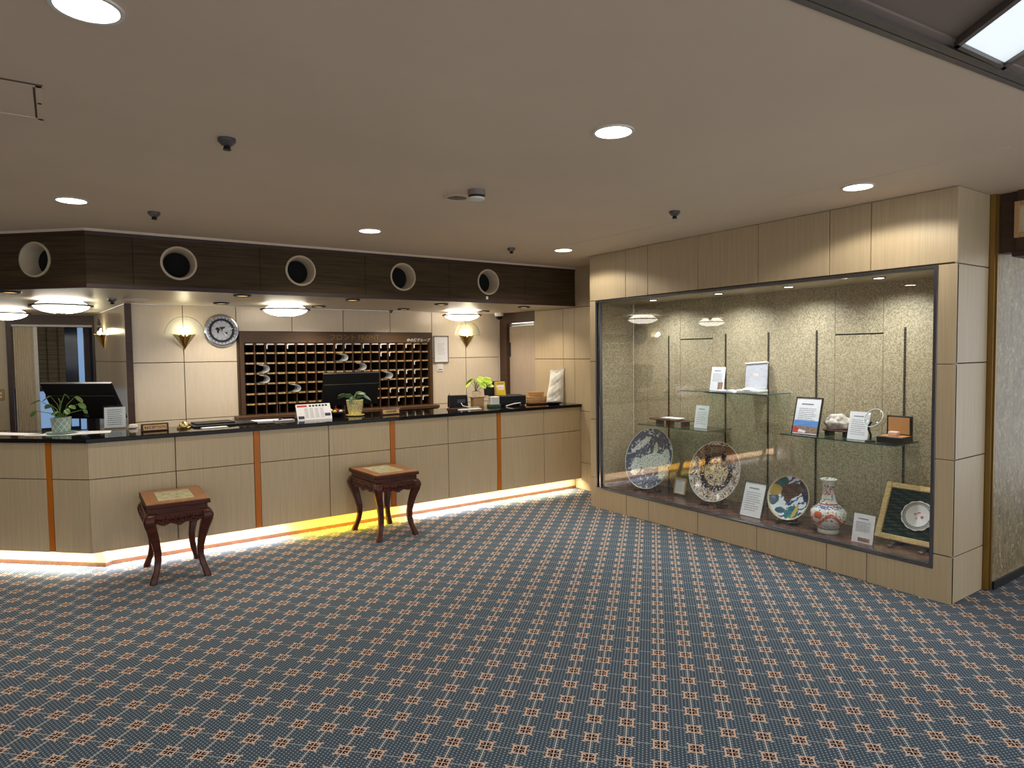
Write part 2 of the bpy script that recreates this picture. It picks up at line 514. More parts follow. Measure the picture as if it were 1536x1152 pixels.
for q0, q1 in zip(zs[:-1], zs[1:]):
    panel_x(wr, XC, 5.033 - g, 5.12 + g, q0, q1); panel_x(wr, XC, 1.765 - g, 1.872 + g, q0 - .006, q1 - .004)
zs2 = [0, .296, .904, 1.502, 2.112, CEIL]
for q0, q1 in zip(zs2[:-1], zs2[1:]): panel_y(wr, Y0, XC - .001, XW, q0, q1)
MB().box(XC, XW - .002, Y1 - .001, Y1, 0, CEIL).build('side_board', 'laminate', wr)
# gold trim + flaked wall of the corridor + header
tg = MB().box(XW + .002, XW + .022, Y0 - .03, Y0 + .04, 0, CEIL).box(XW + .026, XW + .042, Y0 - .04, Y0 + .04, 0, CEIL).build('trim_2', 'goldtrim')
tag(tg, 'antique gold edge trim beside the showcase column', kind='structure')
wc = MB().box(XW + .045, 8, 1.725, 1.80, 0, CEIL).build('wall_corridor', 'flake'); tag(wc, 'flaked stone wall of the side corridor', kind='structure')
bbd = MB().box(XW + .046, 8, 1.712, 1.725, 0, .055).build('baseboard_corridor', 'black'); tag(bbd, 'black baseboard of the corridor', kind='structure')
hd = struct('wall_header', 'dark wood lintel over the corridor opening')
MB().box(XW + .005, XW + .16, -1.5, 1.62, 2.20, CEIL).box(XW + .045, XW + .16, 1.62, 1.72, 2.20, CEIL).build('header_board', 'darkwood', hd)
MB().box(XW - .012, XW + .2, -1.5, 1.64, 2.165, 2.20).build('header_sill', 'trimred', hd, bevel=.004)
pf = thing('framed_plaque', 'light oak framed plaque on the dark lintel at right edge', 'frame', (XW + .004, 1.35, 2.28), rad(-90))
for nm, bx in (('frame_bar', (-.28, -.25, -.02, 0, 0, .225)), ('frame_bar', (.25, .28, -.02, 0, 0, .225)), ('frame_bar', (-.25, .25, -.02, 0, 0, .03)), ('frame_bar', (-.25, .25, -.02, 0, .195, .225))):
    MB().box(*bx).build(nm, 'kraft', pf, bevel=.003)
MB().box(-.25, .25, -.008, 0, .03, .195).build('sheet', 'wall_tan', pf)

# ---- side wall of the niche (with door)
wn = struct('wall_niche', 'beige laminate side wall beside the counter')
MB().box(XW + .016, XW + .06, 5.05, 6.69, 0, CEIL).box(XW + .016, XW + .06, 6.69, YB + .05, 2.0, SOFF).build('backing', 'groove', wn)
for a0, a1 in ((5.12, 5.32), (5.32, 5.913), (5.913, 6.123), (6.123, 6.69)):
    for q0, q1 in ((0, .317), (.317, .918), (.918, 1.52), (1.52, 2.12), (2.12, CEIL)):
        panel_x(wn, XW, a0, a1, q0, q1)
dr = struct('door_1', 'taupe service door in a dark wood frame')
MB().box(XW + .05, XW + .085, 6.71, 7.33, 0, 1.955).build('door_leaf', 'doorgrey', dr, bevel=.003)
MB().box(XW + .0, XW + .09, 7.33, YB, 0, 2.0).build('door_jamb', 'darkwood', dr)
MB().box(XW + .0, XW + .09, 6.685, 6.71, 0, 2.0).build('door_jamb', 'doorgrey', dr)
MB().box(XW, XW + .09, 6.685, YB, 2.0, SOFF).build('door_header', 'darkwood', dr)
MB().box(XW + .03, XW + .06, 6.71, 7.33, 1.958, 1.985).build('door_closer_rail', 'chrome', dr)
MB().box(XW + .04, XW + .05, 7.29, 7.325, 1.55, 1.74).build('hinge', 'chrome', dr)

# ---- back wall behind the counter
wb = struct('wall_back', 'cream panelled wall behind the reception desk')
RX0, RX1, RZ0, RZ1 = 1.60, 3.918, .955, 1.866
MB().box(.55, RX0, YB + .016, YB + .05, 0, SOFF).box(RX1, XW + .09, YB + .016, YB + .05, 0, SOFF).box(RX0, RX1, YB + .016, YB + .05, RZ1, SOFF).box(RX0, RX1, YB + .016, YB + .05, 0, RZ0 - .36).build('backing', 'groove', wb)
for x0, x1 in ((.60, 1.061), (1.061, 1.578), (3.928, 4.426), (4.426, 4.945)):
    for q0, q1 in ((0, .955), (.955, 1.545), (1.545, SOFF)): panel_y(wb, YB, x0, x1, q0, q1, 'laminate_wall', g=.0035)
for x0, x1 in ((1.578, 2.169), (2.169, 2.763), (2.763, 3.356), (3.356, 3.928)): panel_y(wb, YB, x0, x1, RZ1 + .002, SOFF, 'laminate_wall', g=.0035)
MB().box(4.945, XW, YB - .002, YB + .02, 0, SOFF).build('corner_bead', 'laminate_wall', wb)
# post and return wall with sconce
tp = MB().box(.545, .60, YB - .03, YB + .03, 0, SOFF).build('trim_3', 'darkwood'); tag(tp, 'dark wood corner post left of the cream wall', kind='structure')
wl = struct('wall_left', 'cream panelled return wall with a sconce')
rl = Vector((.373 - .545, 9.683 - YB, 0)); RL = rl.length; ra = math.atan2(rl.y, rl.x)
MR = T(.545, YB, 0, ra)            # local x runs back along the return wall, local +y faces the room (-x side)
MB(MR).box(.03, RL, -.05, -.014, 0, SOFF).build('backing', 'groove', wl)
for l0, l1 in ((.03, 1.12), (1.12, RL)):
    for q0, q1 in ((0, .955), (.955, 1.56), (1.56, SOFF)):
        MB(MR).box(l0 + .003, l1 - .003, -.018, 0, q0 + .003, q1 - .003).build('panel', 'laminate_wall', wl, bevel=.0015)
# door wall far left
DY = 9.683
wd = struct('wall_far', 'cream end wall with the folding door opening')
for nm, bx in (('wall_piece', (-4.5, -.50, DY, DY + .1, 0, SOFF)), ('wall_piece', (-.50, .40, DY, DY + .1, 2.125, SOFF))): MB().box(*bx).build(nm, 'wall_tan', wd)
d2 = struct('door_2', 'dark framed opening with a folded cream accordion door')
MB().box(-.50, -.452, DY - .02, DY + .12, 0, 2.01).build('door_jamb', 'darkwood', d2)
MB().box(.352, .40, DY - .02, DY + .12, 0, 2.01).build('door_jamb', 'darkwood', d2)
MB().box(-.50, .40, DY - .02, DY + .12, 2.01, 2.125).build('door_header', 'darkwood', d2)
MB().box(-.452, .352, DY + .03, DY + .07, 1.985, 2.01).build('door_rail', 'white', d2)
for k in range(8):
    x0 = -.435 + k * .024
    MB().prism([(x0, DY + .02), (x0 + .012, DY + .036), (x0 + .024, DY + .02), (x0 + .024, DY + .026), (x0 + .012, DY + .042), (x0, DY + .026)], .0, 1.98).build('door_fold', 'curtain', d2)
MB().box(-.243, -.205, DY + .01, DY + .06, 0, 1.98).build('door_lead_post', 'white', d2)
MB().box(-.235, -.225, DY - .005, DY + .01, 1.14, 1.30).build('door_handle', 'white', d2)
# room behind the opening: window wall with blind
w1 = struct('window_1', 'rear window with a dark woven blind and blue daylight below')
MB().box(-1.6, 1.2, 11.6, 11.66, 0, .55).box(-1.6, 1.2, 11.6, 11.66, 2.05, SOFF).build('window_wall', 'darkwood', w1)
MB().box(-1.6, 1.2, 11.64, 11.66, .55, 2.05).build('pane', 'navyglass', w1)
for x0, x1 in ((-.40, -.27), (-.25, -.08), (-.05, .09), (.12, .21)): MB().box(x0, x1, 11.60, 11.62, .60, 1.13).build('daylit_pane', 'bluelight', w1)
MB().box(.235, .305, 11.58, 11.64, .55, 2.05).build('mullion', 'bluelight', w1)
MB().box(.32, .38, 11.57, 11.64, .55, 2.05).build('mullion', 'darkwood', w1)
for k in range(13):
    MB().box(-.62 + .0, .075, 11.50, 11.515, 1.19 + k * .067, 1.19 + k * .067 + .062).build('blind_slat', 'shade', w1)
for x0 in (-.4, -.27, -.14, -.01): MB().box(x0, x0 + .006, 11.492, 11.50, 1.19, 2.06).build('blind_cord', 'blindrib', w1)
MB().box(.078, .225, 11.52, 11.54, 1.15, 2.06).build('side_blind', 'navyglass', w1)
MB().box(-.7, .8, 11.3, 11.45, .50, .55).build('window_sill', 'white', w1)
wls = MB().box(-6.6, -6.5, -2.6, 12.5, 0, CEIL).build('wall_side', 'wall_tan'); tag(wls, 'plain tan far wall of the lobby', kind='structure')
# soffit over the counter
L = 4.36
cl, sl = math.cos(LA), math.sin(LA)
so = MB().prism([(XW, YF + .02), (.19, YF + .02), (.19 - cl * L, YF + .02 - sl * L), (-4.4, 9.7), (.373, 9.7), (.545, YB), (XW, YB)], SOFF, SOFF + .03).build('ceiling_soffit', 'soffit')
tag(so, 'glossy cream soffit above the reception counter', kind='structure')
MB().prism([(-2, 9.7), (1.5, 9.7), (1.5, 11.7), (-2, 11.7)], SOFF, SOFF + .03).build('ceiling_rear', 'soffit')['kind'] = 'structure'

# ---- fascia with round ducts
fa = struct('wall_fascia', 'dark veneer bulkhead above the counter with round ducts')
MFL = T(.19, YF, 0, LA)


def fascia_board(x0, x1, hole, mm, z0=2.158, z1=2.532):
    bm = bmesh.new(); th = .02
    gp = .0015
    out = [bm.verts.new((x, 0, z)) for x, z in ((x0 + gp, z0), (x1 - gp, z0), (x1 - gp, z1), (x0 + gp, z1))]
    es = [bm.edges.new((out[i], out[(i + 1) % 4])) for i in range(4)]
    if hole:
        n = 40
        ring = [bm.verts.new((hole[0] + hole[2] * math.cos(2 * math.pi * i / n), 0, hole[1] + hole[2] * math.sin(2 * math.pi * i / n))) for i in range(n)]
        es += [bm.edges.new((ring[i], ring[(i + 1) % n])) for i in range(n)]
    bmesh.ops.triangle_fill(bm, use_beauty=True, use_dissolve=False, edges=es, normal=(0, -1, 0))
    ex = bmesh.ops.extrude_face_region(bm, geom=list(bm.faces))
    for e in ex['geom']:
        if isinstance(e, bmesh.types.BMVert): e.co.y += th
    bmesh.ops.recalc_face_normals(bm, faces=bm.faces)
    bm.transform(mm)
    me = bpy.data.meshes.new('fascia_board'); bm.to_mesh(me); bm.free(); me.materials.append(M['fascia'])
    link('fascia_board', me, fa)


HR = .128
M0 = T(0, YF, 0)
for x0, x1, h in ((.19, .50, None), (.50, 1.45, .821), (1.45, 2.40, 1.795), (2.40, 3.30, 2.785), (3.30, 4.25, 3.768), (4.25, XW, None)):
    fascia_board(x0, x1, (h, 2.352, HR) if h else None, M0)
for x0, x1, h in ((-.95, 0, -.425), (-1.9, -.95, -1.42), (-2.85, -1.9, -2.4), (-L, -2.85, None)):
    fascia_board(x0, x1, (h, 2.352, HR) if h else None, MFL)
for mm, x0, x1 in ((M0, .19, XW), (MFL, -L, 0)):
    MB(mm).box(x0, x1, -.004, .03, 2.528, 2.556).build('top_rail', 'trimred', fa)
    MB(mm).box(x0, x1, -.004, .03, 2.132, 2.162).build('bottom_rail', 'trimred', fa)
    MB(mm).box(x0, x1, .004, .03, 2.556, CEIL).build('shadow_lip', 'ceiling', fa)
    MB(mm).box(x0, x1, .20, .22, 2.165, 2.56).build('backing', 'blackhole', fa)
ducts = [(.821, M0), (1.795, M0), (2.785, M0), (3.768, M0), (-.425, MFL), (-1.42, MFL), (-2.4, MFL)]
for h, mm in ducts:
    q = mm @ Matrix.Translation((h, 0, 2.352)) @ Matrix.Rotation(rad(90), 4, 'X')
    MB(q).lathe([(HR + .006, .010), (HR - .008, .012), (HR - .014, .004), (HR - .026, -.14), (HR - .022, -.14), (HR - .002, -.02), (HR + .006, .0)], 40, closed=True).build('duct_sleeve', 'ring', fa, smooth=True)
    MB(q).lathe([(HR - .024, -.135), (HR - .024, -.14), (0, -.14)], 40).build('duct_end', 'blackhole', fa)
tk = MB().box(3.74, 3.765, YF - .003, YF, 2.17, 2.20).build('paper_tab', 'paper', fa)


# ================================================================== CEILING FITTINGS
def downlight(x, y, label, on=True):
    t_ = thing('downlight', label, 'downlight', (x, y, CEIL), 0, 'recessed downlights in the lobby ceiling')
    MB().lathe([(.092, 0), (.092, -.006), (.080, -.006), (.074, .03), (.092, .03)], 32, closed=True).build('trim_ring', 'white', t_, smooth=True)
    MB().lathe([(0, .0), (.078, .0), (.078, -.003), (0, -.003)], 32).build('lens', 'down_lit', t_)
    lamp('downlight_beam', 'SPOT', (0, 0, -.02), DOWN_W, (1, .92, .80), t_, spot_size=rad(150), spot_blend=.22, shadow_soft_size=.05)
for x, y, l in ((.1, 2.21, 'large bright downlight cut by the top edge at far left'), (.1, 4.925, 'small downlight at left, above the counter corner'),
                (2.055, 4.935, 'downlight in front of the fascia above the right stool'), (2.065, 2.18, 'bright glaring downlight in the middle of the ceiling'),
                (4.012, 2.115, 'downlight close above the right end of the showcase'), (4.01, 4.93, 'downlight above the left corner of the showcase')):
    downlight(x, y, l)
downlight(-1.86, 2.21, 'recessed downlight beyond the left edge, near the ceiling hatch')
downlight(-1.86, 4.93, 'recessed downlight beyond the left edge, near the left counter')


def sprinkler(x, y, z, label, sc=1):
    t_ = thing('sprinkler', label, 'sprinkler', (x, y, z), 0, 'fire sprinkler heads')
    MB().lathe([(.038 * sc, 0), (.038 * sc, -.014 * sc), (.024 * sc, -.03 * sc), (.014 * sc, -.034 * sc)], 20).build('cup', 'brass' if False else 'steel', t_, smooth=True)
    MB().lathe([(.012 * sc, -.03 * sc), (.016 * sc, -.045 * sc), (.018 * sc, -.05 * sc), (.0, -.052 * sc)], 16).build('head', 'black', t_)
sprinkler(.657, 3.19, CEIL, 'largest, nearest sprinkler head on the lobby ceiling')
sprinkler(.563, 5.04, CEIL, 'sprinkler head just above the left of the dark fascia')
sprinkler(3.59, 3.178, CEIL, 'sprinkler head on the ceiling above the showcase')
sprinkler(3.51, 5.08, CEIL, 'sprinkler head above the right end of the fascia')
sprinkler(.413, 6.92, SOFF, 'sprinkler head on the soffit beside the round lamp', 1.0)
sprinkler(3.30, 7.33, SOFF, 'tiny sprinkler on the soffit above the key rack', .7)
sd = thing('ceiling_speaker', 'flat round ceiling disc with pale rim and tiny bulb', 'detector', (2.083, 3.61, CEIL))
MB().lathe([(.075, 0), (.078, -.006), (.064, -.009), (.064, -.0), ], 32, closed=True).build('rim', 'ceiling', sd, smooth=True)
MB().lathe([(0, -.003), (.064, -.003), (.064, -.001)], 32).build('disc', 'smoked', sd)
MB().lathe([(.012, -.003), (.012, -.014), (.006, -.018), (0, -.018)], 12, c=(-.03, -.04, 0)).build('bulb', 'steel', sd, smooth=True)
sm = thing('smoke_detector', 'drum-shaped smoke detector with black band on the ceiling', 'detector', (2.10, 3.40, CEIL))
MB().lathe([(.054, 0), (.052, -.032)], 28).build('body', 'ceil2', sm, smooth=True)
MB().lathe([(.050, -.032), (.050, -.045), ], 28).build('band', 'black', sm, smooth=True)
MB().lathe([(.050, -.045), (.046, -.056), (.02, -.06), (0, -.06)], 28).build('cap', 'white', sm, smooth=True)
ht = thing('ceiling_hatch', 'square access hatch in the ceiling at left edge', 'hatch', (-.22, 3.13, CEIL))
for bx in ((-.21, .205, .185, .205), (-.21, .205, -.205, -.185), (.185, .205, -.205, .205), (-.21, -.19, -.205, .205)):
    MB().box(bx[0], bx[1], bx[2], bx[3], -.004, 0).build('frame_bar', 'ceiling', ht, bevel=.001)
MB().box(-.185, .178, -.18, .18, -.0025, 0).build('lid', 'ceiling', ht)
MB().box(.178, .184, -.19, .19, -.0032, 0).build('gap', 'groove', ht)
MB().lathe([(.007, 0), (.007, -.006), (0, -.006)], 10, c=(.195, -.01, 0)).build('latch', 'black', ht)
MB().box(-.21, .207, -.212, -.206, -.004, 0).build('edge_shadow', 'groove', ht)


def dome(x, y, label):
    t_ = thing('dome_lamp', label, 'ceiling lamp', (x, y, SOFF), 0, 'opal bowl lamps under the soffit')
    MB().lathe([(.13, 0), (.165, -.022), (.222, -.058), (.20, -.085), (.15, -.108), (.08, -.124), (0, -.128)], 40).build('bowl', 'lamp_white', t_, smooth=True)
    MB().lathe([(.216, -.052), (.246, -.052), (.246, -.064), (.216, -.064)], 40, closed=True).build('rim', 'black', t_, smooth=True)
    MB().lathe([(.05, -.124), (.05, -.134), (0, -.135)], 20).build('finial', 'chrome', t_, smooth=True)
dome(.037, 7.19, 'lit opal bowl lamp above the left computer screen')
dome(-.468, 8.65, 'lit opal bowl lamp cut off by the left edge')
dome(1.94, 6.914, 'lit opal bowl lamp above the left half of the key rack')
dome(4.144, 7.094, 'lit opal bowl lamp beside the service door')
dome(.95, 10.4, 'added unseen bowl lamp lighting the room behind the folding door')  # added lamp, out of view, brightens the blind and rear room


def spot_small(x, y, label):
    t_ = thing('soffit_downlight', label, 'downlight', (x, y, SOFF), 0, 'small amber downlights in the soffit')
    MB().lathe([(.075, 0), (.072, -.014), (.060, -.014), (.058, 0)], 28, closed=True).build('trim_ring', 'black', t_, smooth=True)
    MB().lathe([(.060, -.002), (.060, -.008), (0, -.009)], 28).build('reflector', 'soffit_cup', t_, smooth=True)
for x, y, l in ((-.297, 6.505, 'small amber downlight under the soffit at left edge'), (1.33, 6.04, 'small amber downlight in front, left of the middle bowl lamp'), (1.342, 7.0, 'small amber downlight above the round wall clock'),
                (2.33, 7.045, 'small amber downlight right beside the middle bowl lamp'), (2.335, 6.07, 'small amber downlight at soffit edge, right of middle bowl lamp'), (3.34, 7.06, 'small amber downlight above the right part of key rack'),
                (3.37, 6.2, 'small amber downlight at soffit edge, left of right bowl lamp'), (4.40, 6.99, 'small amber downlight touching the right bowl lamp'), (4.44, 6.19, 'small amber downlight nearest the side wall')):
    spot_small(x, y, l)
    lamp('soffit_beam', 'SPOT', (x, y, SOFF - .02), 30, (1, .88, .71), spot_size=rad(135), spot_blend=.6, shadow_soft_size=.04)
cv_ = thing('air_vent', 'round pale air vent flush in the soffit', 'vent', (.60, 6.91, SOFF))
for r in (.10, .075, .05, .025): MB().lathe([(r, 0), (r, -.006), (r - .009, -.006), (r - .009, 0)], 28, closed=True).build('vent_ring', 'white', cv_)
cd = thing('dome_camera', 'white dome security camera above the service door', 'camera', (4.83, 7.30, SOFF))
MB().lathe([(.06, 0), (.06, -.035), (.05, -.045)], 24).build('housing', 'white', cd, smooth=True)
MB().lathe([(.048, -.045), (.044, -.065), (.03, -.082), (0, -.09)], 24).build('dome', 'plastic', cd, smooth=True)


# ================================================================== RECEPTION COUNTER
rc = thing('reception_counter', 'long beige panelled reception counter with orange strips', 'counter')
ML = T(.148, YC, 0, LA)
LC = 3.2
body = MB()
body.prism([(XW - .004, YC + .017), (.148 + .007, YC + .017), (.148 + .007, YC + .5), (XW - .004, YC + .5)], .150, .966)
body.build('body', 'groove', rc)
MB(ML).box(-LC, -.001, .017, .45, .150, .966).build('body', 'groove', rc)
xs = [.148, .736, 1.333, None, 1.381, 1.982, 2.579, None, 2.627, 3.209, 3.80, None, 3.848, 4.427, 4.962]
for x0, x1 in zip(xs[:-1], xs[1:]):
    if x0 is None or x1 is None: continue
    for q0, q1 in ((.129, .690), (.690, .968)): panel_y(rc, YC, x0, x1, q0, q1)
for x0, x1 in ((1.333, 1.381), (2.579, 2.627), (3.80, 3.848)): MB().box(x0 + .001, x1 - .001, YC - .002, YC + .016, .138, .966).build('orange_strip', 'orange', rc)
ls = [0, -.307, None, -.355, -.95, -1.54, None, -1.588, -2.18, -LC]
for x1, x0 in zip(ls[:-1], ls[1:]):
    if x0 is None or x1 is None: continue
    for q0, q1 in ((.129, .690), (.690, .968)): MB(ML).box(x0 + .003, x1 - .003, 0, .018, q0 + .003, q1 - .003).build('panel', 'laminate', rc, bevel=.0015)
for x1, x0 in ((-.307, -.355), (-1.54, -1.588)): MB(ML).box(x0 + .001, x1 - .001, -.002, .016, .138, .966).build('orange_strip', 'orange', rc)
PR = .103
MB().box(.19, XW - .004, YC + PR, YC + PR + .06, .03, .150).build('plinth', 'plinth', rc)
MB().box(.19, XW - .004, YC + PR - .006, YC + PR + .06, .0, .028).build('kick_edge', 'kick', rc)
MB(ML).box(-LC, .03, PR, PR + .06, .03, .150).build('plinth', 'plinth', rc)
MB(ML).box(-LC, .03, PR - .006, PR + .06, 0, .028).build('kick_edge', 'kick', rc)
LEDP = {'led_white': (10, (1, .88, .82)), 'led_yellow': (11, (1, .64, .04)), 'led_warm': (9, (1, .86, .58))}
for x0, x1, mt in ((.20, 1.62, 'led_white'), (1.64, 2.72, 'led_yellow'), (2.74, 3.70, 'led_white'), (3.72, 4.90, 'led_warm')):
    MB().box(x0, x1, YC + .022, YC + .042, .140, .149).build('led_strip', mt, rc)
    lamp('led_tape', 'AREA', ((x0 + x1) / 2, YC + .031, .139), (x1 - x0) * LEDP[mt][0], LEDP[mt][1], rc, shape='RECTANGLE', size=x1 - x0 - .02, size_y=.02, rot=(rad(-22), 0, 0))
MB(ML).box(-LC, -.03, .022, .042, .140, .149).build('led_strip', 'led_warm', rc)
q = ML @ Vector((-LC / 2, .031, .139))
lamp('led_tape', 'AREA', q, 32, (1, .90, .72), rc, shape='RECTANGLE', size=LC - .1, size_y=.02, rot=(rad(-22), 0, LA))

MB().box(.17, XW - .006, YC + .0182, YC + .0205, .130, .16).build('light_shield', 'laminate', rc)
MB(ML).box(-LC, -.015, .0182, .0205, .130, .16).build('light_shield', 'laminate', rc)
ov = .025
ct = MB()
def off(d):     # point on the mitre at the counter corner, d behind the front
    h_ = math.tan(-LA / 2)
    return (.148 + d * h_, YC + d)
def leftpt(dist, d): return tuple((ML @ Vector((-dist, d, 0)))[:2])
ct.prism([(XW - .002, YC - ov), off(-ov), leftpt(LC, -ov), leftpt(LC, .5), off(.5), (3.2, YC + .56), (XW - .002, YC + .62)], .968, CT)
ctop = ct.build('countertop', 'granite', bevel=.004)
tag(ctop, 'polished black granite countertop along the reception counter', 'countertop')
# staff desk behind
dk = MB().prism([(XW - .02, YC + .66), (.4, YC + .66), (.4, YC + 1.1), (XW - .02, YC + 1.1)], .70, .735).build('staff_desk', 'darkwood')
tag(dk, 'low staff desk hidden behind the counter', 'desk')

# ================================================================== KEY RACK
kr = thing('key_rack', 'dark wooden key rack with rows of numbered pigeonholes', 'key rack', (RX0, YB, 0))
W = RX1 - RX0
ZT, PZ, NR, NC = 1.742, .1115, 7, 20
cw = (W - .09) / NC; cx0 = .045
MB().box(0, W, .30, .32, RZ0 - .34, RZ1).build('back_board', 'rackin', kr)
MB().box(0, .040, -.028, .30, RZ0, RZ1 - .0005).build('side_board', 'rackwood', kr)
MB().box(W - .040, W, -.028, .30, RZ0, RZ1 - .0005).build('side_board', 'rackwood', kr)
MB().box(.0405, W - .0405, -.028, .28, ZT + .0005, RZ1).build('header', 'rackwood', kr)
hb = MB().box(cx0, W - .045, -.012, .299, -.010, .010).mesh('shelf_board', 'rackwood')
for r in range(NR):
    link('shelf_board', hb, kr, (0, 0, ZT - .012 - r * PZ if r == 0 else ZT - r * PZ))
vb = MB().box(-.005, .005, -.010, .299, ZT - NR * PZ, ZT).mesh('divider', 'rackwood')
for c in range(NC + 1): link('divider', vb, kr, (cx0 + c * cw, 0, 0))
MB().box(-.07, W + .0 , -.20, .29, RZ0 - .03, RZ0 + .006).build('ledge', 'rackwood', kr, bevel=.003)
MB().box(-.04, W, -.16, .28, .30, RZ0 - .031).build('base_cabinet', 'rackwood', kr)
pl_t = MB().box(-.037, .037, -.016, -.0125, -.008, .008).mesh('name_plate', 'gold_tag')
pl_w = MB().box(-.037, .037, -.016, -.0125, -.008, .008).mesh('name_plate', 'white')
digits = {d: text_mesh(d, .014, 'black', .0002, .0004) for d in '0123456789'}
for r in range(NR):
    for c in range(NC):
        z = (ZT - .012 if r == 0 else ZT - r * PZ)
        o = link('name_plate', pl_w if r == 0 and c < 16 else pl_t, kr, (cx0 + (c + .5) * cw, 0, z))
        if r:
            mbn = bmesh.new()
            for i, ch in enumerate(f'{9 - r - 1}{c + 1:02d}'):
                tmp = digits[ch].copy(); tmp.transform(Matrix.Translation(((i - 1) * .0125, -.0164, 0))); mbn.from_mesh(tmp); bpy.data.meshes.remove(tmp)
            me = bpy.data.meshes.new('room_number'); mbn.to_mesh(me); mbn.free(); me.materials.append(M['black'])
            link('room_number', me, o)
lt = text_mesh('フロント FRONT', .082, 'goldtrim', .001, 0); link('lettering', lt, kr, (1.29, -.030, 1.803))
lt = text_mesh('ゆの宿グループ', .046, 'white', .0008, .0006, .25); link('lettering', lt, kr, (W - .20, -.030, 1.772))
# things in the pigeonholes
ordn = ['first', 'second', 'third', 'fourth', 'fifth', 'sixth', 'seventh', 'eighth', 'ninth', 'tenth', 'eleventh', 'twelfth', 'thirteenth', 'fourteenth', 'fifteenth', 'sixteenth', 'seventeenth', 'eighteenth', 'nineteenth', 'twentieth']
rown = ['top', 'second', 'third', 'fourth', 'fifth', 'sixth', 'bottom']
tagm = MB().box(-.006, .006, -.006, -.002, -.042, 0).mesh('tag_plate', 'paper')
hookm = MB().box(-.008, .02, -.006, -.003, -.002, .004).mesh('tag_hook', 'paper')
for r, cs in ((1, (3, 5, 10, 11, 13, 15, 16, 18, 19)), (2, (15, 16)), (3, (19,)), (4, (17, 18, 19)), (5, (18, 19, 20)), (6, (16, 17, 18, 19, 20)), (7, (17, 20))):
    for c in cs:
        o = thing('key_tag', f'white key tag hanging in {rown[r - 1]} row of key rack, {ordn[c - 1]} slot from left', 'key tag',
                  (RX0 + cx0 + (c - 1) * cw + .017, YB - .013, (ZT - .022 if r == 1 else ZT - (r - 1) * PZ - .010)), 0, 'white key tags in the rack')
        link('tag_plate', tagm, o); link('tag_hook', hookm, o)
rows = []
for i in range(13):
    a_ = rad(115 - 230 * i / 12)
    rows.append([(.035 + .055 * math.cos(a_) + (.03 if j else 0) * 1.0, -.085 if j else .05, .046 + .042 * math.sin(a_) - (.004 if j else 0)) for j in range(2)])
mbs = MB(); mbs.sheet(rows)
curl = mbs.mesh('curled_sheet', 'sheet', smooth=True)
for r, c in ((3, 2), (4, 2), (5, 5), (2, 10), (3, 12), (4, 15)):
    o = link('curled_sheet', curl, None, (RX0 + cx0 + (c - 1) * cw + .012, YB - .016, ZT - r * PZ + .0105))
    md = o.modifiers.new('thickness', 'SOLIDIFY'); md.thickness = .0015
    tag(o, f'curled clear sheet sticking out of {rown[r - 1]} row of key rack, {ordn[c - 1]} slot', 'plastic sheet', 'curled clear sheets in the key rack')


# ================================================================== BACK WALL THINGS
def sconce(mat_, label, turn=0):
    t_ = thing('wall_sconce', label, 'wall lamp', mat_.to_translation(), mat_.to_euler().z, 'pleated gold wall sconces')
    # half disc of clear glass, standing off the wall
    n = 28; R_ = .185
    poly = [(R_ * math.cos(math.pi * i / n), R_ * math.sin(math.pi * i / n)) for i in range(n + 1)]
    MB().prism(poly, -.050, -.046, 'xz').build('glass_fan', 'acryl', t_)
    rim = [(R_ * math.cos(math.pi * i / n), -.048, R_ * math.sin(math.pi * i / n)) for i in range(n + 1)]
    MB().tube(rim, .0022, 6).build('fan_rim', 'chrome', t_)
    # pleated cone
    K = 6; top, bot, outl = [], [], []
    vs_, fs = [], []
    for i in range(2 * K + 1):
        a_ = math.pi * (1 + i / (2 * K)); rr = .110 if i % 2 == 0 else .062
        vs_.append((rr * math.cos(a_), rr * math.sin(a_) * .95 - .002, .0 + (.008 if i % 2 == 0 else -.004)))
    vs_.append((0, -.012, -.155))
    for i in range(2 * K): fs.append((i, i + 1, 2 * K + 1))
    o = MB().add(vs_, fs).build('pleated_cone', 'brass', t_)
    md = o.modifiers.new('thickness', 'SOLIDIFY'); md.thickness = .002
    MB().lathe([(0, -.03), (.024, -.01), (.028, .015), (.02, .035), (0, .045)], 16, c=(0, -.045, 0)).build('bulb', 'sconce_lit', t_, smooth=True)
    lamp('sconce_glow', 'POINT', (0, -.075, .045), SCONCE_W, (1, .88, .56), t_, shadow_soft_size=.03)
sconce(T(1.07, YB, 1.828), 'gold pleated sconce with glass fan left of the clock')
sconce(T(4.432, YB, 1.832), 'gold pleated sconce with glass fan beside the door')
sconce(MR @ T(1.36, 0, 1.865, rad(180)), 'gold pleated sconce seen from the side beside the folding door')

ck = thing('wall_clock', 'round silver world-map wall clock left of key rack', 'clock', (1.428, YB - .0, 1.875))
q = Matrix.Rotation(rad(90), 4, 'X')
MB(q).lathe([(.172, .001), (.174, .02), (.163, .034), (.150, .036), (.146, .026), (.146, .001)], 48, closed=True).build('rim', 'chrome', ck, smooth=True)
MB(q).lathe([(.147, .002), (.147, .020), (.121, .020), (.121, .002)], 48, closed=True).build('outer_ring', 'mirror_ring', ck)
MB(q).lathe([(.127, .002), (.127, .0215), (.102, .0215), (.102, .002)], 48, closed=True).build('black_ring', 'black', ck)
MB(q).lathe([(.108, .002), (.108, .019), (0, .019)], 48).build('dial', 'mirror_ring', ck)
land = MB()
for poly in ([(-.066, .012), (-.05, .03), (-.02, .036), (.035, .040), (.03, .025), (.012, .018), (.008, .0), (-.006, .012), (-.02, .012), (-.034, -.036), (-.046, -.02), (-.048, .004)], [(.03, -.024), (.05, -.016), (.062, -.03), (.045, -.036)]):
    land.prism(poly, -.0205, -.0195, 'xz')
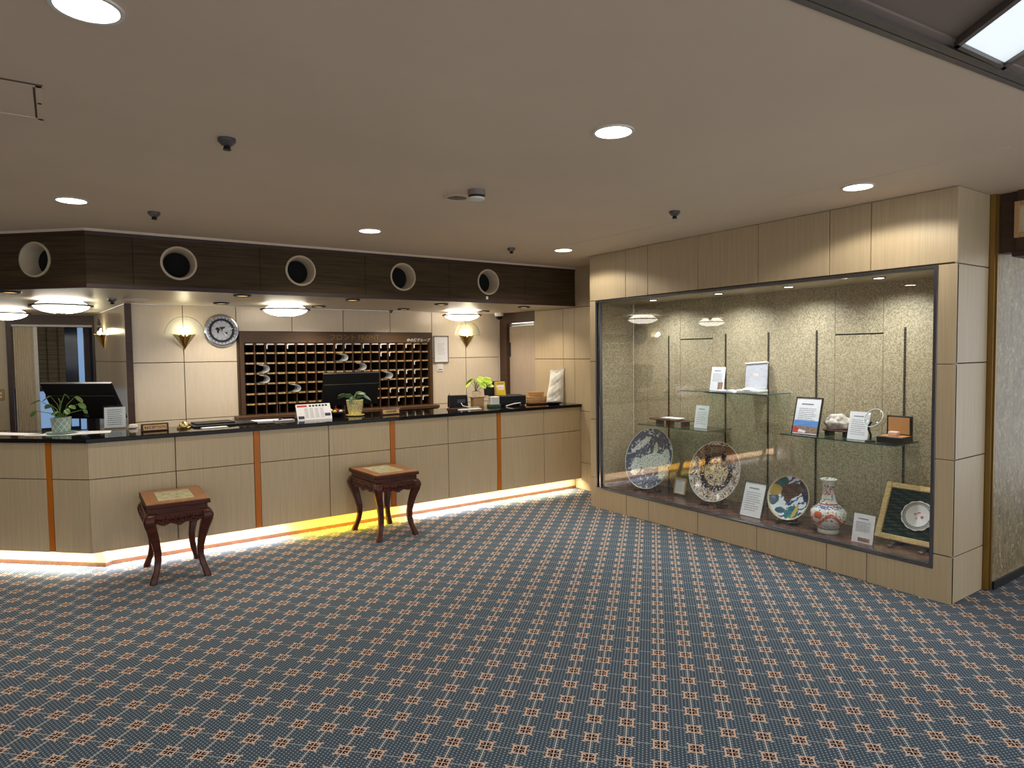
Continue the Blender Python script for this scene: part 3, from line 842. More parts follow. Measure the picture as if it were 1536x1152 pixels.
land.build('world_map', 'black', ck)
mk = MB()
for i in range(24):
    a_ = 2 * math.pi * i / 24; mk.M = Matrix.Rotation(a_, 4, 'Y'); mk.box(-.009, .009, -.0212, -.020, .130, .138)
mk.build('city_marks', 'ink', ck)
hk = MB()
for i in range(12):
    a_ = 2 * math.pi * i / 12; hk.M = Matrix.Rotation(a_, 4, 'Y'); hk.box(-.004, .004, -.0203, -.0185, .088, .098)
hk.build('hour_marks', 'ink', ck)
for nm, an, ln, w in (('minute_hand', 78, .115, .0035), ('hour_hand', 143, .075, .005), ('second_hand', -42, .075, .002)):
    h_ = MB(Matrix.Rotation(rad(an), 4, 'Y')); h_.box(-w, w, -.026, -.024, -.012, ln); h_.build(nm, 'white', ck)
pn = thing('notice_frame', 'thin silver framed white notice right of key rack', 'frame', (4.052, YB, 1.487))
for bx in ((-.108, -.098, 0, .345), (.098, .108, 0, .345), (-.098, .098, 0, .010), (-.098, .098, .335, .345)):
    MB().box(bx[0], bx[1], -.018, 0, bx[2], bx[3]).build('frame_bar', 'chrome', pn)
MB().box(-.098, .098, -.008, 0, .010, .335).build('sheet', 'paper', pn)
mb = MB(); lines(mb, -.05, .06, .25, .10, 8, -.0085, .003, 4); mb.build('print', 'greyink', pn)
sw = thing('wall_switch', 'square white wall switch below the framed notice', 'switch', (4.035, YB, 1.37))
MB().box(-.046, .046, -.008, 0, 0, .105).build('plate', 'white', sw, bevel=.003)
MB().box(-.026, .026, -.012, -.0081, .025, .08).build('rocker', 'white', sw, bevel=.002)
MB().box(-.026, .026, -.0125, -.0121, .025, .033).build('indicator', 'ink', sw)
s2 = thing('light_switch', 'brass plate light switch left of the folding door', 'switch', (-.575, DY, 1.12))
MB().box(-.035, .035, -.008, 0, 0, .13).build('plate', 'goldtrim', s2, bevel=.003)
for k in range(2): MB().box(-.012, .012, -.014, -.0081, .03 + k * .04, .055 + k * .04).build('rocker', 'white', s2)

# ================================================================== SHOWCASE
wv = struct('window_2', 'large showcase window with steel frame')
for bx in ((XC - .006, XC + .05, WY1 - .016, WY1, WZ0, WZ1), (XC - .006, XC + .05, WY0, WY0 + .022, WZ0, WZ1), (XC - .006, XC + .05, WY0 + .022, WY1 - .016, WZ1 - .02, WZ1), (XC - .006, XC + .012, WY0 + .022, WY1 - .016, WZ0, WZ0 + .012), (XC + .016, XC + .03, WY0 + .022, WY1 - .016, WZ0, WZ0 + .016), (XC + .034, XC + .05, WY0 + .022, WY1 - .016, WZ0, WZ0 + .02)):
    MB().box(*bx).build('frame_bar', 'steel', wv, bevel=.0015)
MB().box(XC + .01, XC + .04, WY1 - .045, WY1 - .030, WZ0 + .012, WZ1 - .02).build('sash_stile', 'chrome', wv, bevel=.002)
MB().box(XC + .0, XC + .03, WY1 - .066, WY1 - .052, WZ0 + .012, WZ1 - .02).build('sash_stile', 'steel', wv, bevel=.002)
MB().box(XC + .021, XC + .025, WY0 + .022, WY1 - .066, WZ0 + .012, WZ1 - .02).build('pane', 'glass', wv)
IX, IY1, IY0, IZ0, IZ1 = 5.055, 5.045, 1.85, .218, 2.092
sh = struct('wall_showcase', 'gold foil papered interior of the showcase')
MB().box(IX + .01, IX + .05, IY0, IY1, IZ0, IZ1).build('backing', 'black', sh)
def foil(y0, y1, z0, z1): MB().box(IX, IX + .009, y0 + .0015, y1 - .0015, z0, z1).build('panel', 'foil', sh)
for y1, y0, sp in ((IY1, 4.842, 0), (4.842, 4.403, 0), (4.403, 4.012, 1), (4.012, 2.832, 0), (2.832, 2.463, 1), (2.463, IY0, 0)):
    if sp: foil(y0, y1, IZ0, 1.706); foil(y0, y1, 1.717, IZ1)
    else: foil(y0, y1, IZ0, IZ1)
MB().box(XC + .052, IX, IY1, IY1 + .012, IZ0, IZ1).build('end_panel', 'foil', sh)
MB().box(XC + .052, IX, IY0 - .012, IY0, IZ0, IZ1).build('end_panel', 'foil', sh)
MB().box(XC + .045, IX + .05, IY0 - .012, IY1 + .012, IZ1, IZ1 + .02).build('showcase_ceiling', 'foil', sh)
MB().box(XC + .05, IX, IY0, IY1, IZ0 - .02, IZ0).build('showcase_floor', 'brownfloor', sh)
for y in (4.55, 3.865, 3.422, 2.983, 2.308): MB().box(IX - .006, IX - .0005, y - .007, y + .007, IZ0, 1.752).build('shelf_standard', 'slotted', sh)
for y, l in ((4.437, 'tiny spotlight at the left end of the showcase ceiling'), (3.68, 'tiny spotlight second from left in the showcase ceiling'), (3.017, 'tiny spotlight third from left in the showcase ceiling'), (2.33, 'tiny spotlight at the right end of the showcase ceiling')):
    t_ = thing('case_spotlight', l, 'spotlight', (4.71, y, IZ1), 0, 'spotlights in the showcase ceiling')
    MB().lathe([(.045, 0), (.043, -.007), (.034, -.007), (.034, 0)], 24, closed=True).build('trim_ring', 'chrome', t_, smooth=True)
    MB().lathe([(.033, -.001), (.033, -.004), (0, -.004)], 24).build('lens', 'case_lit', t_)
    lamp('case_beam', 'SPOT', (0, 0, -.012), CASE_W, (.90, .96, 1), t_, spot_size=rad(142), spot_blend=.95, shadow_soft_size=.02, rot=(0, rad(-8), 0))


def glass_shelf(y0, y1, z, sup, label):
    t_ = thing('glass_shelf', label, 'shelf', (IX - .007, (y0 + y1) / 2, z), rad(-90), 'glass shelves in the showcase')
    h = (y1 - y0) / 2
    MB().box(-h, h, -.345, -.004, -.008, 0).build('glass_plate', 'shelfglass', t_)
    MB().box(-h, h, -.348, -.345, -.008, 0).build('glass_edge', 'shelfglass_edge', t_)
    MB().box(h - .003, h + .0005, -.345, -.004, -.008, 0).build('glass_edge', 'shelfglass_edge', t_)
    for y in sup:
        x = (y0 + y1) / 2 - y
        MB().prism([(-.30, -.0085), (-.001, -.0085), (-.001, -.055), (-.03, -.045), (-.29, -.014)], x - .003, x + .003, 'yz').build('bracket', 'steel', t_)
glass_shelf(3.20, 4.10, 1.238, (3.865, 3.422), 'upper glass shelf with card and open white case')
glass_shelf(3.79, 4.64, .884, (4.55, 3.865), 'lower left glass shelf with small wooden rack')
glass_shelf(2.20, 3.08, .932, (2.983, 2.308), 'right glass shelf with rock and watch box')


# ---- plates ------------------------------------------------------
def ell(x, z, cx, cz, rx, rz, rot=0, n=None, k=.35):
    c, sn = math.cos(rad(rot)), math.sin(rad(rot))
    a_ = ((x - cx) * c + (z - cz) * sn) / rx; b2 = ((z - cz) * c - (x - cx) * sn) / rz
    d = a_ * a_ + b2 * b2
    if n: d = d + (n - .5) * k * 2
    return d.lt(1)


def plate_mats():
    # object coordinates, plate face spans x,z in metres about the centre
    t = NT('indigo_plate'); x, y, z = t.xyz(); c = t.coord((1, 1, 1))
    n1 = t.noise(c, 24, 4, .65, .4); n2 = t.noise(c, 75, 3); n3 = t.noise(c, 150, 2)
    base = t.mix(n3.gt(.5), s(50, 62, 92), s(92, 106, 136))
    white = n1.gt(.57).max(ell(x, z, .03, -.02, .18, .075, 12, n2, .5)).max(ell(x, z, .05, .06, .03, .11, 5, n2, .5)).max(ell(x, z, -.16, -.10, .06, .09, 0, n2, .5)).max(ell(x, z, .2, -.03, .07, .15, 0, n2, .4)).max(ell(x, z, -.13, .14, .12, .03, 38, n2, .5))
    wcol = t.mix(n2.gt(.57), s(216, 222, 214), s(104, 118, 146))
    col = t.mix(white, base, wcol)
    r2 = (x * x + z * z).op('SQRT'); col = t.mix(r2.gt(.300), col, s(226, 224, 206))
    t.color(col); t.b.inputs['Roughness'].default_value = .12; M['plate_a'] = t.m
    t = NT('scroll_plate'); x, y, z = t.xyz(); c = t.coord((1, 1, 1))
    n1 = t.noise(c, 16, 3, .6, 2.5); n2 = t.noise(c, 60, 3); n4 = t.noise(c, 30, 2, .5, 1)
    r2 = (x * x + z * z).op('SQRT')
    col = t.mix(n4.gt(.5), s(226, 210, 204), s(206, 178, 156))
    col = t.mix(ell(x, z, 0, .15, .24, .09, 0, n4, .3), col, s(146, 112, 86))
    col = t.mix((n1 - .5).abs().lt(.035), col, s(38, 30, 48))
    ringm = (r2 - .145).abs().lt(.03) * n2.gt(.44); col = t.mix(ringm, col, s(42, 34, 48))
    col = t.mix(r2.lt(.125) * n4.gt(.46), col, s(216, 190, 150))
    col = t.mix(r2.lt(.12) * (n1 - .44).abs().lt(.022), col, s(54, 44, 52))
    col = t.mix(r2.gt(.2) * n2.gt(.64), col, s(44, 36, 64))
    col = t.mix(r2.gt(.266), col, s(214, 206, 190))
    t.color(col); t.b.inputs['Roughness'].default_value = .15; M['plate_b'] = t.m
    t = NT('fish_plate'); x, y, z = t.xyz(); c = t.coord((1, 1, 1)); n2 = t.noise(c, 20, 4)
    w = ((x * 90 - z * 130) + (n2 * 16)).sin()
    col = t.mix(w.gt(.2), s(228, 232, 236), s(60, 78, 140))
    col = t.mix(ell(x, z, -.10, -.08, .075, .07, 0, n2, .5), col, s(226, 230, 232))
    col = t.mix(ell(x, z, -.13, -.03, .035, .05, 0, n2, .6), col, s(66, 96, 116))
    col = t.mix(ell(x, z, -.06, -.11, .04, .025, 0, n2, .6), col, s(66, 96, 116))
    col = t.mix(ell(x, z, .125, .07, .04, .10, 25, n2, .7), col, s(44, 48, 78))
    col = t.mix(ell(x, z, -.09, .11, .07, .05, 35, n2, .2), col, s(36, 92, 96))
    col = t.mix(ell(x, z, -.135, .045, .06, .045, 10, n2, .3), col, s(186, 156, 78))
    col = t.mix(ell(x, z, .005, .06, .095, .06, 25, n2, .7), col, s(84, 60, 52))
    col = t.mix(ell(x, z, -.02, .005, .035, .05, 0, n2, .8), col, s(84, 60, 52))
    col = t.mix(ell(x, z, .04, -.12, .06, .06, 40, n2, .4), col, s(46, 116, 124))
    col = t.mix(ell(x, z, .065, -.10, .016, .06, -15, n2, .4), col, s(216, 174, 82))
    r2 = (x * x + z * z).op('SQRT'); col = t.mix(r2.gt(.168), col, s(206, 188, 150))
    t.color(col); t.b.inputs['Roughness'].default_value = .15; M['plate_c'] = t.m
plate_mats()


def plate(y, xf, zb, D, lean, mat, name, label, stand_mat, turn=0, slabel=None):
    t_ = thing('plate_stand', slabel, 'plate stand', (xf, y, IZ0), rad(-90) + turn)
    R_ = D / 2
    wv_ = R_ * .52
    for sx in (-1, 1):
        px_ = sx * wv_ * .55
        MB().prism([(-.055, 0), (.13, 0), (.13, .012), (.035, .022), (-.02, .016), (-.034, .03), (-.055, .03), (-.062, .012)], px_ - .011, px_ + .011, 'yz').build('foot', stand_mat, t_, bevel=.002)
        MB().prism([(.035, .016), (.06, .016), (.06 + R_ * .42, R_ * 1.05), (.045 + R_ * .42, R_ * 1.05)], px_ - .007, px_ + .007, 'yz').build('upright', stand_mat, t_)
    MB().box(-wv_ * .55, wv_ * .55, .06, .078, .004, .018).build('crossbar', stand_mat, t_)
    o = link(name, None); bpy.data.objects.remove(o)
    prof = [(0, 0), (R_ * .52, 0), (R_ * .62, .006), (R_ * .93, .026), (R_, .034), (R_, .030), (R_ * .93, .018), (R_ * .6, -.008), (R_ * .3, -.012), (0, -.012)]
    mm = Matrix.Rotation(rad(90), 4, 'X')
    o = MB(mm).lathe([(max(r, 1e-5), z) for r, z in prof], 56).build(name, mat, None, smooth=True)
    o.location = (xf - .010 + R_ * math.sin(lean) + .0, y, zb + R_ * math.cos(lean))
    o.rotation_euler = Matrix.Rotation(rad(-90) + turn, 4, 'Z').to_3x3().to_4x4().to_euler()
    o.matrix_world = Matrix.Translation(o.location) @ Matrix.Rotation(rad(-90) + turn, 4, 'Z') @ Matrix.Rotation(-lean, 4, 'X')
    return tag(o, label, 'plate')
plate(4.565, 4.72, .242, .61, rad(17), 'plate_a', 'indigo_plate', 'huge indigo and white porcelain plate at the left of showcase', 'rosewood', 0, 'dark wooden stand under the indigo plate')
plate(3.775, 4.735, .252, .545, rad(17), 'plate_b', 'patterned_plate', 'large plate with dark scrollwork on reddish brown stand', 'rosewood', 0, 'reddish brown wooden stand under the scrollwork plate')
plate(3.020, 4.715, .246, .36, rad(17), 'plate_c', 'painted_plate', 'smaller plate painted with brown, teal, ochre and blue', 'black', 0, 'black stand under the small painted plate')

# ---- vase --------------------------------------------------------
t = NT('dragon_porcelain'); x, y, z = t.xyz(); c = t.coord((1, 1, 1))
n2 = t.noise(c, 60, 3); n3 = t.noise(c, 100, 2)
th = y.op('ARCTAN2', x)
col = t.mix(n3, s(222, 222, 208), s(240, 240, 230))
col = t.mix(n2.gt(.60) * z.gt(.04), col, s(120, 130, 148))
wav = (th * 3.6 + 1.1).sin() * .036 + .115
drag = (z - wav).abs().lt(.014) * n3.gt(.36)
hz, ht_ = (z - .148) / .026, (th + .62) / .28
drag = drag.max((hz * hz + ht_ * ht_ + (n2 - .5) * 1.5).lt(1))
drag = drag.max((z - wav - .026).abs().lt(.006) * n2.gt(.55))
col = t.mix(drag, col, s(208, 96, 62))
col = t.mix((z - .325).abs().lt(.035) * n3.gt(.52), col, s(176, 92, 84))
col = t.mix((z - .222).abs().lt(.004), col, s(168, 50, 50))
col = t.mix((z - .204).abs().lt(.012) * n2.gt(.48), col, s(112, 116, 160))
col = t.mix((z - .036).abs().lt(.005), col, s(150, 140, 120))
t.color(col); t.b.inputs['Roughness'].default_value = .12; M['vase'] = t.m
vz = MB().lathe([(.070, 0), (.074, .004), (.074, .022), (.066, .034), (.085, .05), (.118, .09), (.130, .13), (.122, .165), (.095, .195), (.066, .218), (.050, .25), (.043, .30), (.043, .35), (.047, .385), (.060, .398), (.061, .406), (.052, .408), (.042, .39), (.036, .34), (.001, .33)], 48)
vo = vz.build('dragon_vase', 'vase', None, smooth=True, loc=(4.735, 2.69, IZ0), rz=-2.62); tag(vo, 'white porcelain bottle vase with red dragon', 'vase')


# ---- cards and frames in the case --------------------------------
def lean_m(deg): return Matrix.Rotation(-rad(deg), 4, 'X')


def card(name, label, x, y, z, w, h, deg, frame=None, seed=1, title=True, photo=None, rz=0, rows=8, cat='card', kick=True, pic=None):
    t_ = thing(name, label, cat, (x, y, z), rad(-90) + rz)
    L_ = lean_m(deg)
    MB(L_).box(-w / 2, w / 2, 0, .004, .002, h).build('sheet', 'paper', t_)
    if frame:
        f_ = .016 if frame == 'goldframe' else .008
        for bx in ((-w / 2 - f_, -w / 2, 0, h + f_), (w / 2, w / 2 + f_, 0, h + f_), (-w / 2, w / 2, 0, .002 + f_ * .2), (-w / 2, w / 2, h, h + f_)):
            MB(L_).box(bx[0], bx[1], -.004, .012, bx[2], bx[3]).build('frame_bar', frame, t_)
    mb = MB(L_)
    if title: mb.box(-w * .28, w * .2, -.0006, .0002, h * .82, h * .855)
    lines(mb, -w * .36, w * .36, h * .74, h * (.38 if photo or pic else .16), rows, -.0001, h * .016, seed)
    mb.build('print', 'greyink', t_)
    if photo: MB(L_).box(w * photo[0], w * photo[1], -.0008, .0002, h * photo[2], h * photo[3]).build('photo_print', 'picprint', t_)
    if kick:
        b_h = h * .55
        MB().prism([(.012 + math.sin(rad(deg)) * b_h * .2, 0), (.05 + h * .28, 0), (math.sin(rad(deg)) * b_h + .006, b_h * math.cos(rad(deg)))], -.012, .012, 'yz').build('easel_back', 'acryl', t_)
    return t_
card('explanation_card', 'white framed card between scrollwork plate and painted plate', 4.665, 3.325, IZ0, .195, .285, 18, 'steel', 3, rows=9)
card('small_gold_frame', 'tiny pale gold framed note between the two large plates', 4.82, 4.215, IZ0 + .02, .105, .135, 12, 'goldframe', 5, rows=4, cat='frame')
card('explanation_card', 'white card beside the gold framed plate at right', 4.645, 2.393, IZ0, .148, .205, 12, None, 6, photo=(-.2, .36, .06, .19), rows=9)
S1, S2, S3 = 1.238, .884, .932
card('explanation_card', 'bluish white card on the upper glass shelf', 4.865, 3.822, S1, .148, .215, 10, None, 8, photo=(.06, .42, .06, .36), rows=7)
card('explanation_card', 'white card on the lower left glass shelf', 4.845, 3.985, S2, .148, .212, 10, None, 9, rows=7)
card('explanation_card', 'white card between rock and magnifier on right shelf', 4.80, 2.517, S3, .148, .208, 13, None, 10, rows=8)
# black framed info sheet with photo print
bf = card('info_board', 'black framed info sheet with blue sky photo', 4.79, 2.925, S3, .205, .29, 15, 'black', 12, title=True, pic=True, rows=7, cat='board')
L_ = lean_m(15)
MB(L_).box(-.10, .10, -.0008, 0, .065, .112).build('photo_sky', 'skyprint', bf)
MB(L_).box(-.10, .10, -.0008, 0, .012, .065).build('photo_ground', 'picprint', bf)
MB(L_).prism([(-.10, .015), (-.02, .012), (-.05, .045), (-.10, .06)], -.0012, -.0008, 'xz').build('photo_roof', 'red', bf)
MB(L_).prism([(-.06, .02), (.0, .014), (.01, .03), (-.05, .042)], -.0014, -.0010, 'xz').build('photo_deck', 'paper', bf)
# gold frame with lace plate on green velvet
gf = thing('gold_picture_frame', 'gold frame with green velvet behind a lace-edged plate', 'frame', (4.80, 2.135, IZ0 + .025), rad(-90))
L_ = lean_m(26); w, h = .49, .42
for bx in ((-w / 2, -w / 2 + .04, 0, h), (w / 2 - .04, w / 2, 0, h), (-w / 2 + .04, w / 2 - .04, 0, .04), (-w / 2 + .04, w / 2 - .04, h - .04, h)):
    MB(L_).box(bx[0], bx[1], -.016, .012, bx[2], bx[3]).build('frame_bar', 'goldframe', gf, bevel=.005)
MB(L_).box(-w / 2 + .04, w / 2 - .04, 0, .01, .04, h - .04).build('velvet', 'greenvelvet', gf)
stp = thing('easel_stand', 'black easel with chrome tips under the gold frame', 'stand', (4.80, 2.135, IZ0), rad(-90))
for sx in (-1, 1):
    MB().prism([(-.07, 0), (.20, 0), (.20, .014), (-.02, .022), (-.07, .016)], sx * .1 - .012, sx * .1 + .012, 'yz').build('foot', 'black', stp)
    MB().box(sx * .1 - .013, sx * .1 + .013, -.095, -.071, .001, .014).build('tip', 'chrome', stp, bevel=.002)
MB().box(-.1, .1, .12, .14, .002, .014).build('crossbar', 'black', stp)
lpq = thing('lace_plate', 'white plate with pierced lace rim mounted on green velvet', 'plate', (4.80, 2.135, IZ0 + .025), rad(-90))
PC = Matrix.Translation((.005, -.001, .205)) @ Matrix.Rotation(rad(90), 4, 'X')
def scal(R_, r0, z0, z1, n=96, lob=12, amp=.006):
    mb_ = MB(L_ @ PC); vs_, fs = [], []
    for zz in (z0, z1):
        for i in range(n):
            a_ = 2 * math.pi * i / n; ro = R_ + amp * abs(math.cos(lob * a_ / 2)) - amp
            vs_.append((ro * math.cos(a_), ro * math.sin(a_), zz))
        for i in range(n):
            a_ = 2 * math.pi * i / n; vs_.append((r0 * math.cos(a_), r0 * math.sin(a_), zz))
    for i in range(n):
        j = (i + 1) % n
        fs += [(i, j, n + j, n + i), (2 * n + i, 3 * n + i, 3 * n + j, 2 * n + j), (i, 2 * n + i, 2 * n + j, j), (n + i, n + j, 3 * n + j, 3 * n + i)]
    return mb_.add(vs_, fs)
scal(.108, .098, .004, .012).build('rim', 'white', lpq)
MB(L_ @ PC).lathe([(.001, .004), (.074, .004), (.078, .010), (.070, .008), (.001, .006)], 48).build('well', 'paper', lpq, smooth=True)
lace = MB(L_ @ PC)
for i in range(36):
    a_ = 2 * math.pi * i / 36
    for r_ in (.083, .094):
        a2 = a_ + (.087 if r_ > .09 else 0)
        lace.M = L_ @ PC @ Matrix.Translation((r_ * math.cos(a2), r_ * math.sin(a2), .007))
        lace.lathe([(.0068, -.001), (.0068, .001), (.0044, .001), (.0044, -.001)], 8, closed=True)
lace.build('lace_ring', 'white', lpq)
fl_ = MB(L_ @ PC)
for (fx, fz) in ((.03, -.012), (.036, -.005), (.024, -.005), (.03, .001), (-.02, .008), (-.014, .012), (0, .022), (.01, .026), (-.004, -.02)):
    fl_.M = L_ @ PC @ Matrix.Translation((fx, fz, .0085)); fl_.lathe([(.005, 0), (0, .0008)], 7)
fl_.build('flower_print', 'red', lpq)
# open white case + booklet on upper shelf
cs = thing('jewel_case', 'open silver-white case standing on the upper shelf', 'case', (4.87, 3.475, S1), rad(-90) + rad(6))
MB().box(-.10, .10, -.05, .12, 0, .022).build('base', 'white', cs, bevel=.004)
L_ = Matrix.Translation((0, .09, .022)) @ lean_m(12) @ Matrix.Rotation(rad(-4), 4, 'Y')
MB(L_).box(-.10, .10, 0, .018, 0, .232).build('lid', 'silverbox', cs, bevel=.004)
MB(L_).box(-.104, .104, -.012, .02, .225, .237).build('lid_edge', 'white', cs, bevel=.003)
MB(L_).box(-.02, .02, -.0012, 0, .115, .14).build('crest', 'pinkpad', cs)
MB(T(0, -.02, .022)).lathe([(.06, 0), (.05, .012), (.02, .018), (0, .018)], 24, sy=.6).build('cushion', 'paper', cs, smooth=True)
bkl = MB().prism([(-.10, 0), (.10, 0), (.10, .004), (.04, .016), (.0, .008), (-.05, .012), (-.10, .004)], -.05, .05, 'xz').build('open_booklet', 'paper', None, bevel=.001, loc=(4.83, 3.69, S1), rz=rad(-84))
tag(bkl, 'small open booklet lying beside the white case', 'booklet')
# low wooden rack with pamphlets, lower left shelf
wr_ = thing('wooden_tray', 'low dark wooden tray stand on the lower left shelf', 'tray', (4.87, 4.33, S2), rad(-90))
MB().prism([(-.25, .05), (-.23, .042), (.17, .042), (.25, .052), (.25, .058), (.17, .050), (-.23, .050), (-.25, .057)], -.07, .07, 'xz').build('tray_board', 'rosewood', wr_, bevel=.001)
for x in (-.17, -.04, .15): MB().box(x - .014, x + .014, -.045, .045, 0, .042).build('leg', 'black', wr_)
for k, (w_, x_, mt) in enumerate(((.24, -.04, 'picprint'), (.2, .0, 'paper'))):
    o = MB().box(-w_ / 2, w_ / 2, -.05, .05, 0, .010).build('pamphlet_stack', mt, None, bevel=.001, loc=(4.87, 4.33 - x_, S2 + .0505 + k * .0105), rz=rad(-90 + (4 if k else 0)))
    tag(o, ('white crumpled pamphlet on top in the low wooden tray', 'printed pamphlets lying flat in the low wooden tray')[0 if k else 1], 'pamphlet')
# rock on a wooden stand
ws = thing('rock_stand', 'low black wooden stand under the pale rock', 'stand', (4.89, 2.715, S3), rad(-90))
MB().box(-.085, .11, -.06, .06, .04, .052).build('board', 'rosewood', ws, bevel=.003)
for x in (-.06, .08): MB().box(x - .018, x + .018, -.04, .04, 0, .04).build('leg', 'black', ws)
bm = bmesh.new(); bmesh.ops.create_icosphere(bm, subdivisions=4, radius=1)
rnd = random.Random(3); from mathutils import noise as mn
for v_ in bm.verts:
    p = v_.co.copy(); d = 1 + .28 * mn.noise(p * 1.6 + Vector((3, 1, 7))) + .12 * mn.noise(p * 4.5) + .05 * mn.noise(p * 11)
    v_.co = Vector((p.x * .100 * d, p.y * .055 * d, max(-.05, p.z * .068 * d)))
me = bpy.data.meshes.new('rock'); bm.to_mesh(me); bm.free(); me.materials.append(M['clay'])
for f in me.polygons: f.use_smooth = True
ro = link('rock', me, None, (4.89, 2.71, S3 + .052 + .05), rad(-90)); tag(ro, 'pale grey craggy rock on the right glass shelf', 'rock')
# magnifier
mgf = thing('magnifier', 'round magnifying lens on a black bent arm', 'magnifier', (4.77, 2.405, S3), rad(-90))
MB().lathe([(.035, 0), (.035, .008), (.012, .014), (0, .014)], 20).build('base', 'black', mgf, smooth=True)
MB().tube([(0, 0, .012), (.004, 0, .05), (-.012, 0, .085), (-.012, 0, .11), (.012, -.012, .145)], .0075, 10).build('arm', 'black', mgf, smooth=True)
ML2 = Matrix.Translation((.03, -.02, .175)) @ Matrix.Rotation(rad(58), 4, 'X') @ Matrix.Rotation(rad(-12), 4, 'Y')
MB(ML2).lathe([(.070, -.003), (.073, -.003), (.073, .003), (.070, .003)], 40, closed=True).build('lens_ring', 'white', mgf, smooth=True)
MB(ML2).lathe([(.001, .008), (.04, .006), (.070, .001), (.070, -.001), (.04, -.006), (.001, -.008)], 40).build('lens', 'acryl', mgf, smooth=True)
# watch box
wx = thing('watch_box', 'open black box with tan lining on right shelf', 'box', (4.87, 2.285, S3), rad(-90))
MB().box(-.09, .09, -.075, .075, 0, .042).build('base', 'black', wx, bevel=.003)
MB().box(-.08, .08, -.065, .065, .042, .046).build('tray', 'tanlining', wx)
MB().box(-.085, .085, .062, .085, .043, .185).build('lid', 'black', wx, bevel=.003)
MB().box(-.072, .072, .058, .062, .055, .173).build('lid_lining', 'tanlining', wx)
MB().box(-.035, .03, -.03, .02, .046, .078).build('cushion', 'pinkpad', wx, bevel=.008, seg=2)


# ================================================================== COUNTER-TOP THINGS
def pot_plant(name, label, x, y, z, prof, mat, sauc=None, leafmat='leaf', stems=(), rng=1, lsize=.03, shape=(1, .85)):
    t_ = thing(name, label, 'plant', (x, y, z))
    z0 = .012 if sauc else 0
    if sauc: MB().lathe([(sauc[0] * .8, 0), (sauc[0], .010), (sauc[0], .014), (sauc[0] * .7, .012), (0, .011)], 32).build('saucer', sauc[1], t_, smooth=True)
    MB().lathe([(r, zz + z0) for r, zz in prof], 32).build('pot', mat, t_, smooth=True)
    rt_, zt = prof[-1]
    MB().lathe([(rt_ * .9, z0 + zt + .0005), (0, z0 + zt + .003)], 24).build('soil', 'soil', t_)
    rr = random.Random(rng)
    st, n = MB(), 0
    for (dx, dy, dz, sz) in stems:
        b0 = (rr.uniform(-.3, .3) * rt_, rr.uniform(-.3, .3) * rt_, z0 + zt)
        e = (dx, dy, z0 + zt + dz); mid = ((b0[0] + e[0]) * .4, (b0[1] + e[1]) * .4, z0 + zt + dz * .62)
        st.tube([b0, mid, e], [.0035, .003, .002], 6)
        # leaf blade
        lf = MB(Matrix.Translation(e) @ Matrix.Rotation(math.atan2(dy, dx), 4, 'Z') @ Matrix.Rotation(rr.uniform(-.2, .9), 4, 'Y') @ Matrix.Rotation(rr.uniform(.2, 1.0), 4, 'X'))
        rows_ = []
        for i in range(7):
            q_ = i / 6; wd_ = sz * shape[1] * math.sin(math.pi * min(1, q_ * .92 + .06)) ** .7 * .55
            rows_.append([(q_ * sz * shape[0] * 1.2, k * wd_, .18 * sz * (abs(k) * .5 - q_ * q_)) for k in (-1, -.5, 0, .5, 1)])
        lf.sheet(rows_)
        o = lf.build('leaf', leafmat, t_, smooth=True); md = o.modifiers.new('t', 'SOLIDIFY'); md.thickness = .0012
    if stems: st.build('stems', 'leaf', t_, smooth=True)
    return t_
# sage lattice pot
t = NT('sage_lattice'); x, y, z = t.xyz(); th = y.op('ARCTAN2', x)
g1 = (th * (10 / (2 * math.pi)) + z * 18).cell().abs(); g2 = (th * (10 / (2 * math.pi)) - z * 18).cell().abs()
t.color(t.mix((g1.min(g2)).lt(.05), s(146, 170, 158), s(216, 226, 214))); t.b.inputs['Roughness'].default_value = .4; M['sagelattice'] = t.m
pp = MB().prism([(-.26, -.10), (.02, -.17), (.34, -.10), (.30, .07), (.05, .10), (-.22, .02)], 0, .002).build('paper_mat', 'paper', None, loc=(.03, 6.36, CT), rz=rad(-20)); tag(pp, 'white paper spread under the sage green pot', 'paper')
pp = MB().prism([(-.32, -.05), (.28, -.10), (.34, .02), (-.2, .09)], 0, .002).build('paper_sheet', 'paper', None, loc=(-.36, 6.63, CT), rz=rad(-43)); tag(pp, 'white paper strip lying at left end of counter', 'paper')
st1 = [(-.13, -.05, .14, .055), (-.16, -.02, .06, .045), (-.06, -.03, .17, .055), (.0, .03, .13, .05), (.10, -.03, .16, .06), (.12, -.01, .10, .055), (.03, -.06, .06, .05), (-.03, -.07, .05, .05), (.06, -.05, .09, .045), (.15, .02, .05, .04), (-.06, .05, .10, .05), (.03, .02, .18, .045)]
pot_plant('potted_pothos', 'round-leaved green plant in sage lattice pot', -.005, 6.35, CT + .002, [(.058, 0), (.062, .004), (.070, .11), (.072, .118), (.062, .118)], 'sagelattice', (.105, 'tealpot'), 'leaf', st1, 4)
